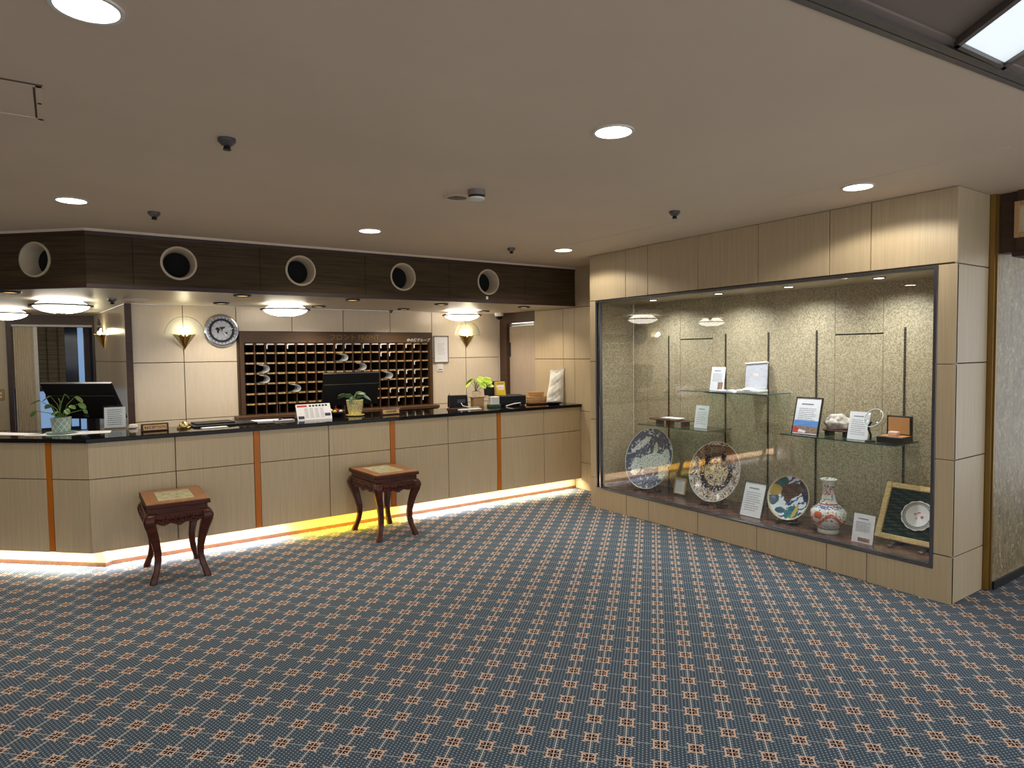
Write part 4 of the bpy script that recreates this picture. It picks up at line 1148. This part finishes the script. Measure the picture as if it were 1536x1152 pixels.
# yellow textured pot
t = NT('yellow_pebble_pot'); vn = t.voronoi(t.coord((1, 1, 1)), 70); vx = X(t.nt, vn)
t.color(t.mix(vx.gt(.45), s(244, 236, 180), s(212, 196, 124))); t.b.inputs['Roughness'].default_value = .5; M['yellowpot'] = t.m
M['yellowsauc'] = pm('pale_yellow_saucer', s(240, 222, 150), .45, amt=.03)
st2 = [(-.09, -.02, .05, .075), (-.05, -.06, .035, .07), (.02, -.05, .055, .07), (.07, -.03, .05, .08), (.09, .01, .03, .07), (-.02, .05, .05, .07), (.04, .05, .06, .06), (-.08, .03, .03, .06), (.01, -.01, .07, .06)]
pot_plant('potted_succulent', 'dark leafy plant in pale yellow pebbled pot', 2.385, 6.20, CT, [(.058, 0), (.062, .004), (.080, .12), (.082, .145), (.074, .145)], 'yellowpot', (.092, 'yellowsauc'), 'leafdark', st2, 9, shape=(1.1, .5))
# card in acrylic stand
ac = thing('acrylic_card_stand', 'clear acrylic stand holding printed white card beside screen', 'card stand', (.37, 6.46, CT), rad(-8))
L_ = lean_m(10)
MB(L_).box(-.088, .088, -.004, 0, 0, .20).build('acrylic_front', 'acryl', ac)
MB(L_).box(-.078, .078, .001, .003, .012, .185).build('sheet', 'paper', ac)
MB().box(-.088, .088, .0, .075, 0, .004).build('acrylic_foot', 'acryl', ac)
mb = MB(L_); lines(mb, -.055, .055, .17, .03, 8, .0005, .0045, 14, .2); mb.build('print', 'ink', ac)
for sx in (-1, 1): MB(L_).box(sx * .082 - .005, sx * .082 + .005, -.012, .012, .0, .016).build('clip', 'chrome', ac)
sp = MB().lathe([(.028, 0), (.034, .006), (.034, .024), (.028, .034), (0, .037)], 24).build('white_bell_button', 'white', None, smooth=True, loc=(.50, 6.42, CT)); tag(sp, 'small rounded white dish beside the acrylic card stand', 'dish')


def desk_sign(x, y, rz, w, h, word, label, size):
    t_ = thing('desk_sign', label, 'sign', (x, y, CT), rz, 'wooden desk signs on the counter')
    MB().prism([(0, 0), (.05, 0), (.024, h), (.012, h)], -w / 2, w / 2, 'yz').build('block', 'rosewood', t_, bevel=.003)
    sl_ = Matrix.Rotation(-math.atan2(.012, h), 4, 'X')
    MB(sl_).box(-w / 2 + .016, w / 2 - .016, -.003, .001, .011, h - .010).build('plate', 'gold_tag', t_)
    me_ = text_mesh(word, size, 'black', .0004, .0004, .16); me_.transform(sl_ @ Matrix.Translation((0, -.0036, h * .5)))
    link('lettering', me_, t_)
desk_sign(.624, 6.035, rad(2), .200, .062, 'RECEPTION', 'wooden desk sign reading RECEPTION', .030)
desk_sign(2.705, 6.055, rad(0), .205, .062, 'CASHIER', 'wooden desk sign reading CASHIER', .030)
bl = thing('service_bell', 'small gold service bell beside the RECEPTION sign', 'bell', (.84, 6.075, CT))
MB().lathe([(.045, 0), (.047, .008), (.034, .014), (.02, .016)], 24).build('base', 'brass', bl, smooth=True)
MB().lathe([(.040, .018), (.040, .026), (.032, .046), (.014, .058), (0, .060)], 24).build('dome', 'brass', bl, smooth=True)
MB().lathe([(.004, .058), (.004, .068), (.008, .072), (0, .076)], 12).build('plunger', 'chrome', bl, smooth=True)
for k in range(4):
    a_ = k * math.pi / 2 + .5; MB().lathe([(.012, 0), (.014, .012), (0, .02)], 10, c=(.05 * math.cos(a_), .05 * math.sin(a_), 0)).build('foot', 'brass', bl, smooth=True)
o = MB().box(-.16, .16, -.11, .11, 0, .012).build('black_folder', 'plastic', None, bevel=.003, loc=(1.10, 6.27, CT + .014), rz=rad(3)); tag(o, 'closed black folder lying on the writing pad', 'folder')
o = MB().box(-.26, .26, -.14, .14, 0, .013).build('writing_pad', 'plastic', None, bevel=.002, loc=(1.17, 6.22, CT), rz=rad(2)); tag(o, 'flat dark writing pad under the black folder', 'pad')
o = MB().box(-.10, .10, -.035, .035, 0, .006).build('paper_slip', 'paper', None, bevel=.001, loc=(1.06, 5.98, CT), rz=rad(4)); tag(o, 'small printed slip at counter edge near the bell', 'paper')
o = MB().box(-.15, .15, -.07, .07, 0, .010).build('form_stack', 'paper', None, bevel=.001, loc=(1.55, 6.26, CT), rz=rad(-8)); tag(o, 'white forms lying left of the price stand', 'paper')
pnh = thing('pen_stand', 'thin dark pen standing in a flat holder left of price stand', 'pen stand', (1.685, 6.17, CT))
MB().box(-.09, .09, -.05, .05, 0, .012).build('base', 'silverbox', pnh, bevel=.003)
MB().lathe([(.018, .012), (.014, .022), (0, .022)], 14, c=(-.03, 0, 0)).build('socket', 'rosewood', pnh)
MB().tube([(-.03, 0, .015), (-.032, .0, .17)], [.004, .003], 8).build('pen', 'darkwood', pnh)
# price stand
ps = thing('price_stand', 'slanted white price board with red heading', 'board', (1.955, 6.09, CT), rad(3))
L_ = lean_m(22)
MB(L_).box(-.165, .165, 0, .004, 0, .155).build('board', 'paper', ps)
MB(L_).box(-.155, -.06, -.0008, 0, .127, .146).build('red_heading', 'red', ps)
mb = MB(L_); mb2 = MB(L_)
for k in range(6): mb.box(-.04 + k * .031, -.04 + k * .031 + .02, -.0008, 0, .128, .145)
for c in range(4): lines(mb2, -.09 + c * .05, -.055 + c * .05, .115, .02, 7, -.0004, .004, 20 + c, .1)
mb.build('heading_print', 'black', ps); mb2.build('table_print', 'greyink', ps)
MB(L_).box(-.155, -.10, -.0008, 0, .012, .040).build('dark_box_print', 'navy', ps); MB(L_).box(.10, .155, -.0008, 0, .03, .058).build('dark_box_print', 'navy', ps)
MB().prism([(.004, 0), (.10, 0), (.053, .13)], -.16, .16, 'yz').build('back_support', 'acryl', ps)
# candies/bag behind price stand
bgk = thing('candy_dish', 'dark bowl of wrapped sweets behind the price stand', 'bowl', (2.20, 6.27, CT))
MB().lathe([(.05, 0), (.10, .03), (.105, .045), (.095, .045), (.05, .012), (0, .01)], 28).build('bowl', 'plastic', bgk, smooth=True)
for i, mt in enumerate(('red', 'paper', 'yellow', 'red', 'paper')):
    o = MB().lathe([(0, -.014), (.016, -.008), (.018, .004), (.0, .014)], 8, sx=1.5).build('wrapped_sweet', mt, None, smooth=True, loc=(2.14 + i * .03, 6.25 + (i % 2) * .03, CT + .05 + (i % 2) * .012), rz=i)
    tag(o, ['leftmost red wrapped sweet in the dark bowl', 'white wrapped sweet at left in the dark bowl', 'yellow wrapped sweet in middle of the dark bowl', 'right red wrapped sweet in the dark bowl', 'rightmost white wrapped sweet in the dark bowl'][i], 'sweet', 'sweets in the dark bowl')


def monitor(x, y, rz, w, h, z, tilt, label):
    t_ = thing('computer_monitor', label, 'monitor', (x, y, .735 if z > .9 else .735), rz)
    zz = z - .735
    Lm = Matrix.Translation((0, 0, zz)) @ Matrix.Rotation(rad(tilt), 4, 'X')
    MB(Lm).box(-w / 2, w / 2, 0, .022, 0, h).build('shell', 'plastic', t_, bevel=.006)
    MB(Lm).box(-w / 2 + .005, w / 2 - .005, -.012, 0, 0, h * .68).build('rear_bulge', 'plastic', t_, bevel=.005)
    MB(Lm).box(-w / 2 + .008, w / 2 - .008, .0221, .0226, .012, h - .008).build('screen', 'black', t_)
    MB(Lm).box(-w / 2, w / 2, -.0015, .0235, h - .0015, h + .003).build('top_edge', 'steel', t_)
    MB(Lm).box(-.05, -.0, -.0126, -.0121, h * .06, h * .12).build('badge', 'steel', t_)
    MB().box(-.04, .04, .0, .05, 0, zz + h * .35).build('stand_neck', 'plastic', t_, bevel=.004)
    MB().box(-.12, .12, -.08, .12, 0, .012).build('stand_foot', 'plastic', t_, bevel=.004)
    return t_
monitor(.215, 6.80, rad(-44), .69, .35, 1.075, 28, 'black computer monitor behind the sage green pot')
monitor(2.47, 6.55, rad(0), .60, .335, 1.085, 14, 'black computer monitor in front of the key rack')
# right-hand group
bx_ = thing('wooden_pen_tray', 'brown wooden tray with a thin upright rod', 'tray', (3.52, 6.15, CT), rad(-12))
MB().box(-.11, .11, -.05, .05, 0, .012).build('tray_board', 'rosewood', bx_, bevel=.002)
MB().tube([(-.09, 0, .01), (-.092, 0, .17)], [.006, .004], 8).build('rod', 'rosewood', bx_)
o = MB().box(-.13, .13, -.03, .03, 0, .008).build('white_slip', 'paper', None, bevel=.001, loc=(3.60, 6.03, CT), rz=rad(-2)); tag(o, 'white slips at counter edge below the black calculator', 'paper')
rb = thing('card_terminal', 'squat black device with cable left of the wooden block', 'device', (3.655, 6.38, CT), rad(-12))
MB().prism([(-.05, 0), (.06, 0), (.05, .135), (-.03, .135)], -.105, .105, 'yz').build('body', 'plastic', rb, bevel=.006)
MB().box(-.02, .07, -.047, -.0435, .05, .09).build('display', 'ink', rb)
MB().tube([(.02, -.052, .05), (.03, -.09, .02), (.10, -.14, .004), (.2, -.14, .004)], .004, 6).build('cable', 'white', rb)
kb = thing('wooden_block', 'tan wooden block stand under the lime green plant', 'block', (3.86, 6.30, CT), rad(-10))
MB().box(-.062, .062, -.05, .05, 0, .105).build('box', 'kraft', kb, bevel=.002)
MB().box(-.085, .085, -.06, .06, .105, .116).build('top', 'kraft', kb, bevel=.002)
st3 = [(-.09, -.03, .10, .085), (-.05, -.05, .13, .09), (.0, -.04, .15, .09), (.05, -.04, .12, .095), (.10, -.02, .09, .08), (-.03, .03, .14, .085), (.04, .03, .13, .08), (.12, -.03, .05, .075), (.01, -.07, .09, .085)]
pot_plant('lime_plant', 'lime green leafy plant in glass jar on wooden block', 3.85, 6.30, CT + .116, [(.03, 0), (.045, .01), (.048, .05), (.04, .06)], 'acryl', None, 'leaflime', st3, 12)
wcup = thing('white_cup_box', 'small white cube on dark foot beside wooden block', 'box', (3.985, 6.15, CT), rad(-10))
MB().box(-.05, .05, -.045, .045, .028, .115).build('cube', 'white', wcup, bevel=.004)
MB().box(-.065, .065, -.05, .05, .0, .028).build('foot', 'leafdark', wcup, bevel=.003)
prt = thing('black_device_box', 'flat black printer box on the counter', 'printer', (4.245, 6.27, CT), rad(-20))
MB().box(-.19, .19, -.14, .14, .012, .115).build('body', 'plastic', prt, bevel=.006)
for sx in (-1, 1):
    for sy_ in (-1, 1): MB().box(sx * .16 - .015, sx * .16 + .015, sy_ * .11 - .015, sy_ * .11 + .015, 0, .012).build('foot', 'black', prt)
MB().box(-.18, .18, -.1412, -.14, .05, .054).build('paper_slot', 'black', prt)
ye = thing('brochure_stand', 'yellow brochure in a small stand on the black printer', 'brochure', (4.16, 6.27, CT + .115), rad(-12))
L_ = lean_m(12)
MB(L_).box(-.052, .062, 0, .005, 0, .16).build('sheet', 'yellow', ye)
MB(L_).prism([(-.075, 0), (-.052, 0), (-.052, .16), (-.066, .16)], 0, .005, 'xz').build('side_leaf', 'kraft', ye)
mb = MB(L_); mb.box(-.04, .05, -.0008, 0, .09, .12); mb.box(-.03, .045, -.0008, 0, .065, .082); mb.build('panel_print', 'paper', ye)
mb = MB(L_); lines(mb, -.04, .05, .15, .125, 2, -.0004, .006, 31); mb.build('print', 'ink', ye)
MB().box(-.05, .05, .0, .05, 0, .004).build('foot', 'acryl', ye)
tb = thing('black_tablet', 'black tablet standing behind the yellow brochure', 'tablet', (4.15, 6.37, CT + .115), rad(-16))
L_ = lean_m(14)
MB(L_).box(-.13, .13, 0, .012, 0, .165).build('body', 'plastic', tb, bevel=.004)
MB(L_).box(-.11, -.06, -.0008, 0, .135, .148).build('badge', 'greyink', tb)
MB().prism([(.01, 0), (.09, 0), (.04, .12)], -.03, .03, 'yz').build('support', 'plastic', tb)
o = MB().tube([(4.10, 6.08, CT + .006), (4.20, 6.06, CT + .03), (4.28, 6.05, CT + .035)], .006, 8).build('white_pen', 'white', None, smooth=True); tag(o, 'white stylus lying in front of the black printer', 'pen')
o = MB().box(-.17, .17, -.05, .05, 0, .018).build('dark_red_tray', 'rosewood', None, bevel=.004, loc=(4.60, 6.09, CT), rz=rad(-10)); tag(o, 'shallow dark red tray between printer and baskets', 'tray')
o = MB().lathe([(.04, 0), (.085, .02), (.088, .024), (.03, .008), (0, .006)], 24).build('black_dish', 'plastic', None, smooth=True, loc=(4.70, 5.95, CT)); tag(o, 'small black dish at counter edge near the baskets', 'dish')


def tray(x, y, z, w, d, h, rz, label):
    t_ = thing('woven_tray', label, 'basket', (x, y, z), rz, 'stacked woven trays')
    k = d / w
    MB().lathe([(w * .42, 0), (w * .45, .004), (w * .5, h - .006), (w * .5, h), (w * .47, h), (w * .42, .010), (.001, .008)], 36, sy=k).build('bowl', 'basket', t_, smooth=True)
    MB().lathe([(w * .49, h - .008), (w * .515, h - .006), (w * .515, h + .002), (w * .49, h + .003)], 36, closed=True, sy=k).build('rim', 'basket', t_, smooth=True)
    MB().lathe([(w * .465, h * .42), (w * .487, h * .45), (w * .49, h * .55), (w * .468, h * .58)], 36, closed=True, sy=k).build('band', 'basket', t_, smooth=True)
tray(4.725, 6.345, CT, .26, .20, .072, rad(-25), 'lower and larger of two stacked woven trays')
tray(4.72, 6.35, CT + .0725, .20, .15, .055, rad(-20), 'upper and smaller of two stacked woven trays')
# white cloth bag leaning on the side wall
bg_ = MB()
def bagpt(i, j, sd):
    u_, v_ = i / 10 * 2 - 1, j / 18
    w_ = .096 + .006 * math.sin(v_ * 5 + 1) - .008 * v_
    th_ = .045 * (1 - abs(u_) ** 3.5) * (1 - .72 * v_ ** 3) * (1 if 0 < j else .75) + .003
    wr = .010 * math.sin(v_ * 23 + u_ * 4) * math.sin(u_ * 5 + v_ * 6) + .006 * math.sin(v_ * 41 - u_ * 7)
    zz = .40 * v_ - .012 * (1 - abs(u_)) * (v_ if v_ > .9 else 0) + .012 * u_ * v_
    return (u_ * w_ + .035 * v_, sd * (th_ + wr * (1 - abs(u_) ** 4) * (v_ < 1)) + .03 * v_, zz)
for sd in (-1, 1): bg_.sheet([[bagpt(i, j, sd) for i in range(11)] for j in range(19)])
for i0 in (0, 10): bg_.sheet([[bagpt(i0, j, -1), bagpt(i0, j, 1)] for j in range(19)])
for j0 in (0, 18): bg_.sheet([[bagpt(i, j0, -1), bagpt(i, j0, 1)] for i in range(11)])
bo = bg_.build('cloth_bag', 'cloth', None, smooth=True, loc=(4.858, 6.165, CT + .001), rz=rad(-48)); tag(bo, 'white cloth bag leaning upright against the side wall', 'bag')


# ================================================================== STOOLS
def stool(x, y, rz, label):
    t_ = thing('carved_stool', label, 'stool', (x, y, 0), rz, 'carved rosewood stools with marble tops')
    w, d, H = .405, .555, .575
    hw, hd_ = w / 2, d / 2
    # top frame of four rails round a marble slab
    ix, iy = .120, .185
    for bx in ((-hw, hw, -hd_, -iy), (-hw, hw, iy, hd_), (-hw, -ix, -iy, iy), (ix, hw, -iy, iy)):
        MB().box(bx[0], bx[1], bx[2], bx[3], H - .030, H).build('top_rail', 'stooltop', t_, bevel=.002)
    MB().box(-ix + .001, ix - .001, -iy + .001, iy - .001, H - .026, H - .001).build('marble_slab', 'marble', t_)
    mb_ = MB()
    for bx in ((-hw - .004, hw + .004, -hd_ - .004, -hd_ + .008), (-hw - .004, hw + .004, hd_ - .008, hd_ + .004), (-hw - .004, -hw + .008, -hd_ + .008, hd_ - .008), (hw - .008, hw + .004, -hd_ + .008, hd_ - .008)):
        mb_.box(*bx, H - .034, H - .006)
    mb_.build('top_moulding', 'rosewood', t_, bevel=.004)
    MB().box(-hw + .014, hw - .014, -hd_ + .014, hd_ - .014, H - .075, H - .033).build('waist', 'rosewood', t_)
    # scalloped, carved aprons
    def apron(mm, ln):
        n = 24; poly = [(-ln / 2, H - .075), (-ln / 2, H - .17)]
        top = [(-ln / 2 + .035, H - .165)]
        for i in range(n + 1):
            q_ = i / n; xx = -ln / 2 + .05 + (ln - .10) * q_
            poly.append((xx, H - .148 - .014 * (1 - abs(2 * q_ - 1)) + .008 * math.cos(q_ * 6 * math.pi)))
        poly += [(ln / 2, H - .17), (ln / 2, H - .075)]
        MB(mm).prism(poly, -.012, .012, 'xz').build('apron', 'rosewood', t_, bevel=.002)
        cv = MB(); rr = random.Random(5)
        m_ = int(ln * 70)
        for i in range(m_):
            q_ = (i + .5) / m_ * 2 - 1; xx = q_ * ln * .36
            for j in range(2):
                zz = H - .105 - j * .024 + rr.uniform(-.006, .006) - .006 * (1 - abs(q_))
                a_ = rr.uniform(0, 3.1)
                cv.M = mm @ Matrix.Translation((xx + rr.uniform(-.006, .006), -.012, zz)) @ Matrix.Rotation(a_, 4, 'Y') @ Matrix.Rotation(rad(90), 4, 'X')
                cv.lathe([(.016, -.002), (.013, .006), (.006, .012), (0, .013)], 8, sy=.5)
        cv.build('carving', 'rosewood', t_, smooth=True)
    apron(T(0, -hd_ + .010), w); apron(T(0, hd_ - .010, 0, rad(180)), w)
    apron(T(-hw + .010, 0, 0, rad(-90)), d); apron(T(hw - .010, 0, 0, rad(90)), d)
    # cabriole legs
    prof = [(.505, -.012, .032), (.485, .006, .037), (.455, .014, .039), (.42, .010, .037), (.36, -.006, .032), (.29, -.022, .027), (.22, -.034, .0235), (.16, -.034, .0215), (.10, -.024, .021), (.05, -.008, .022), (.018, .002, .024), (0, .003, .024)]
    for sx in (-1, 1):
        for sy_ in (-1, 1):
            vs_, fs = [], []
            for zz, o_, r_ in prof:
                cx_, cy_ = sx * (hw - .030 + o_), sy_ * (hd_ - .030 + o_)
                ch = r_ * .35
                for ax, ay in ((-r_, -r_ + ch), (-r_ + ch, -r_), (r_ - ch, -r_), (r_, -r_ + ch), (r_, r_ - ch), (r_ - ch, r_), (-r_ + ch, r_), (-r_, r_ - ch)): vs_.append((cx_ + ax, cy_ + ay, zz))
            k = len(prof)
            for j in range(k - 1):
                for i in range(8): fs.append((j * 8 + i, j * 8 + (i + 1) % 8, (j + 1) * 8 + (i + 1) % 8, (j + 1) * 8 + i))
            fs += [tuple(range(8)), tuple((k - 1) * 8 + i for i in range(8))]
            MB().add(vs_, fs).build('leg', 'rosewood', t_, smooth=True)
stool(.668, 5.435, rad(-1), 'carved rosewood stool with marble top, left and nearer the corner')
stool(2.36, 5.480, rad(3), 'carved rosewood stool with marble top standing in the yellow glow')
